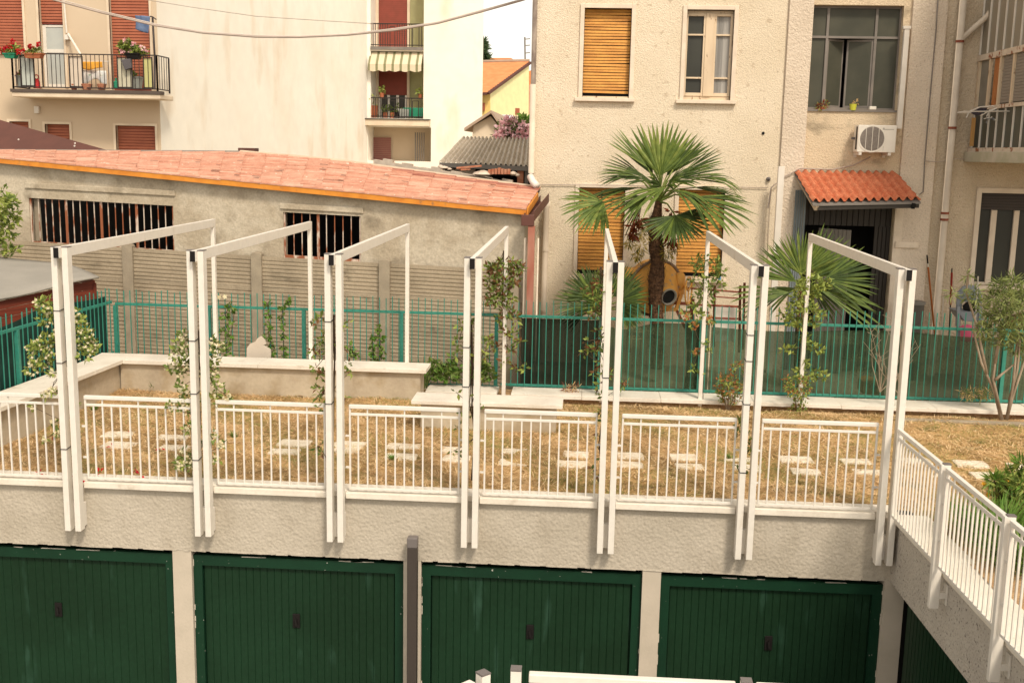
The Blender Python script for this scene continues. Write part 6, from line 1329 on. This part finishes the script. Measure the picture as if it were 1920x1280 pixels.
for a in (.5,2.6,4.7): b.tube([P,P+(u*math.cos(a)+Vector((0,0,1))*math.sin(a))*.23],.011,6)
b.tube([at(1276,528,Y=MY-.1),P],.02,6);b.build('wheel_spokes',MIX,o)
P=at(1181,517,Y=MY);MB().box(P.x-.10,P.x+.12,MY-.2,MY+.15,P.z-.14,P.z+.14).build('motor_housing',MIX,t,bevel=.03)
MB().lathe(P+Vector((.03,-.201,.03)),(0,-1,0),[(0,.03),(.004,.0)],12).build('housing_hole',DKG,t)
b=MB()
for A,B_ in (((1235,566),(1300,570)),((1240,566),(1238,660)),((1180,545),(1180,660)),((1268,580),(1285,615)),((1296,556),(1298,660))): b.bar(at(*A,Y=MY-.1),at(*B_,Y=MY-.1),.05,.05,(0,1,.1))
b.build('frame_leg',RUSTd,t)
P=at(1192,622,Y=6.9);t=thing('tyre_rim','pale rusty basket like round frame behind the sagging netting','rim',P);b=MB()
for z in (-.1,.02): b.ring(P+Vector((0,0,z)),(0,0,1),.14,.012,24,5)
for k in range(9): a=2*PI*k/9;b.tube([P+Vector((.14*math.cos(a),.14*math.sin(a),-.3)),P+Vector((.14*math.cos(a),.14*math.sin(a),.03))],.008,5)
b.build('frame',mat('pale_rust',(.55,.38,.24),.9),t)
# rusty bed frame
RY=7.7
t=thing('rusty_frame','rusty steel pipe frame standing right of the cement mixer','metal frame',at(1350,640,Y=RY))
b=MB()
for A,B_ in (((1388,535),(1386,660)),((1396,530),(1393,655)),((1340,535),(1338,650)),((1300,560),(1300,650))): b=MB().tube([at(*A,Y=RY),at(*B_,Y=RY)],.022,8);b.build('upright_pipe',RUSTd,t,smooth=True)
for A,B_,m_ in (((1290,540),(1392,548),.016),((1340,556),(1392,560),.012),((1300,571),(1385,575),.02),((1275,584),(1330,586),.018),((1320,595),(1390,598),.018)): MB().tube([at(*A,Y=RY+.03),at(*B_,Y=RY+.03)],m_,7).build('cross_pipe',RUSTd,t,smooth=True)
tag(MB().prism([at(x,y,Y=RY+.25) for x,y in ((1340,575),(1380,577),(1379,640),(1338,640))],(0,.04,0)).build('pale_board',ACW,bevel=.006),'pale flat board standing behind the rusty pipe frame','board')
P=at(1349,524,Y=8.93);tag(MB().lathe(P,(0,0,1),[(-.03,.03),(.05,.03),(.09,.012),(.10,0)],10).build('blue_bottle',mat('blue_plastic',(.12,.3,.45),.3),smooth=True),'small blue bottle on the right sill of the lower right yellow shutter','bottle')
# ================================================================== LIGHT
w=bpy.data.worlds.new('World');sc.world=w;w.use_nodes=True
nt=w.node_tree;N=nt.nodes;L=nt.links;bg=N['Background']
SUN=Vector((.30,-.60,.80)).normalized()
sky=N.new('ShaderNodeTexSky');sky.sky_type='NISHITA';sky.sun_disc=False
sky.sun_elevation=math.asin(SUN.z);sky.sun_rotation=math.atan2(SUN.x,SUN.y);sky.dust_density=1.5;sky.air_density=1.2;sky.ozone_density=.6
hs=N.new('ShaderNodeHueSaturation');hs.inputs['Saturation'].default_value=.12
tint=N.new('ShaderNodeMix');tint.data_type='RGBA';tint.blend_type='MULTIPLY';tint.inputs[0].default_value=1;tint.inputs[7].default_value=(1.05,.98,.88,1)
L.new(sky.outputs[0],hs.inputs['Color']);L.new(hs.outputs[0],tint.inputs[6]);L.new(tint.outputs[2],bg.inputs['Color'])
bg.inputs['Strength'].default_value=.13
sl=bpy.data.lights.new('sun','SUN');sl.energy=1.8;sl.angle=math.radians(10);sl.color=(1,.89,.74)
so=bpy.data.objects.new('sun',sl);COL.objects.link(so);so.rotation_euler=SUN.to_track_quat('Z','Y').to_euler()
vs=sc.view_settings;vs.view_transform='Standard';vs.look='None';vs.gamma=1;vs.exposure=.72
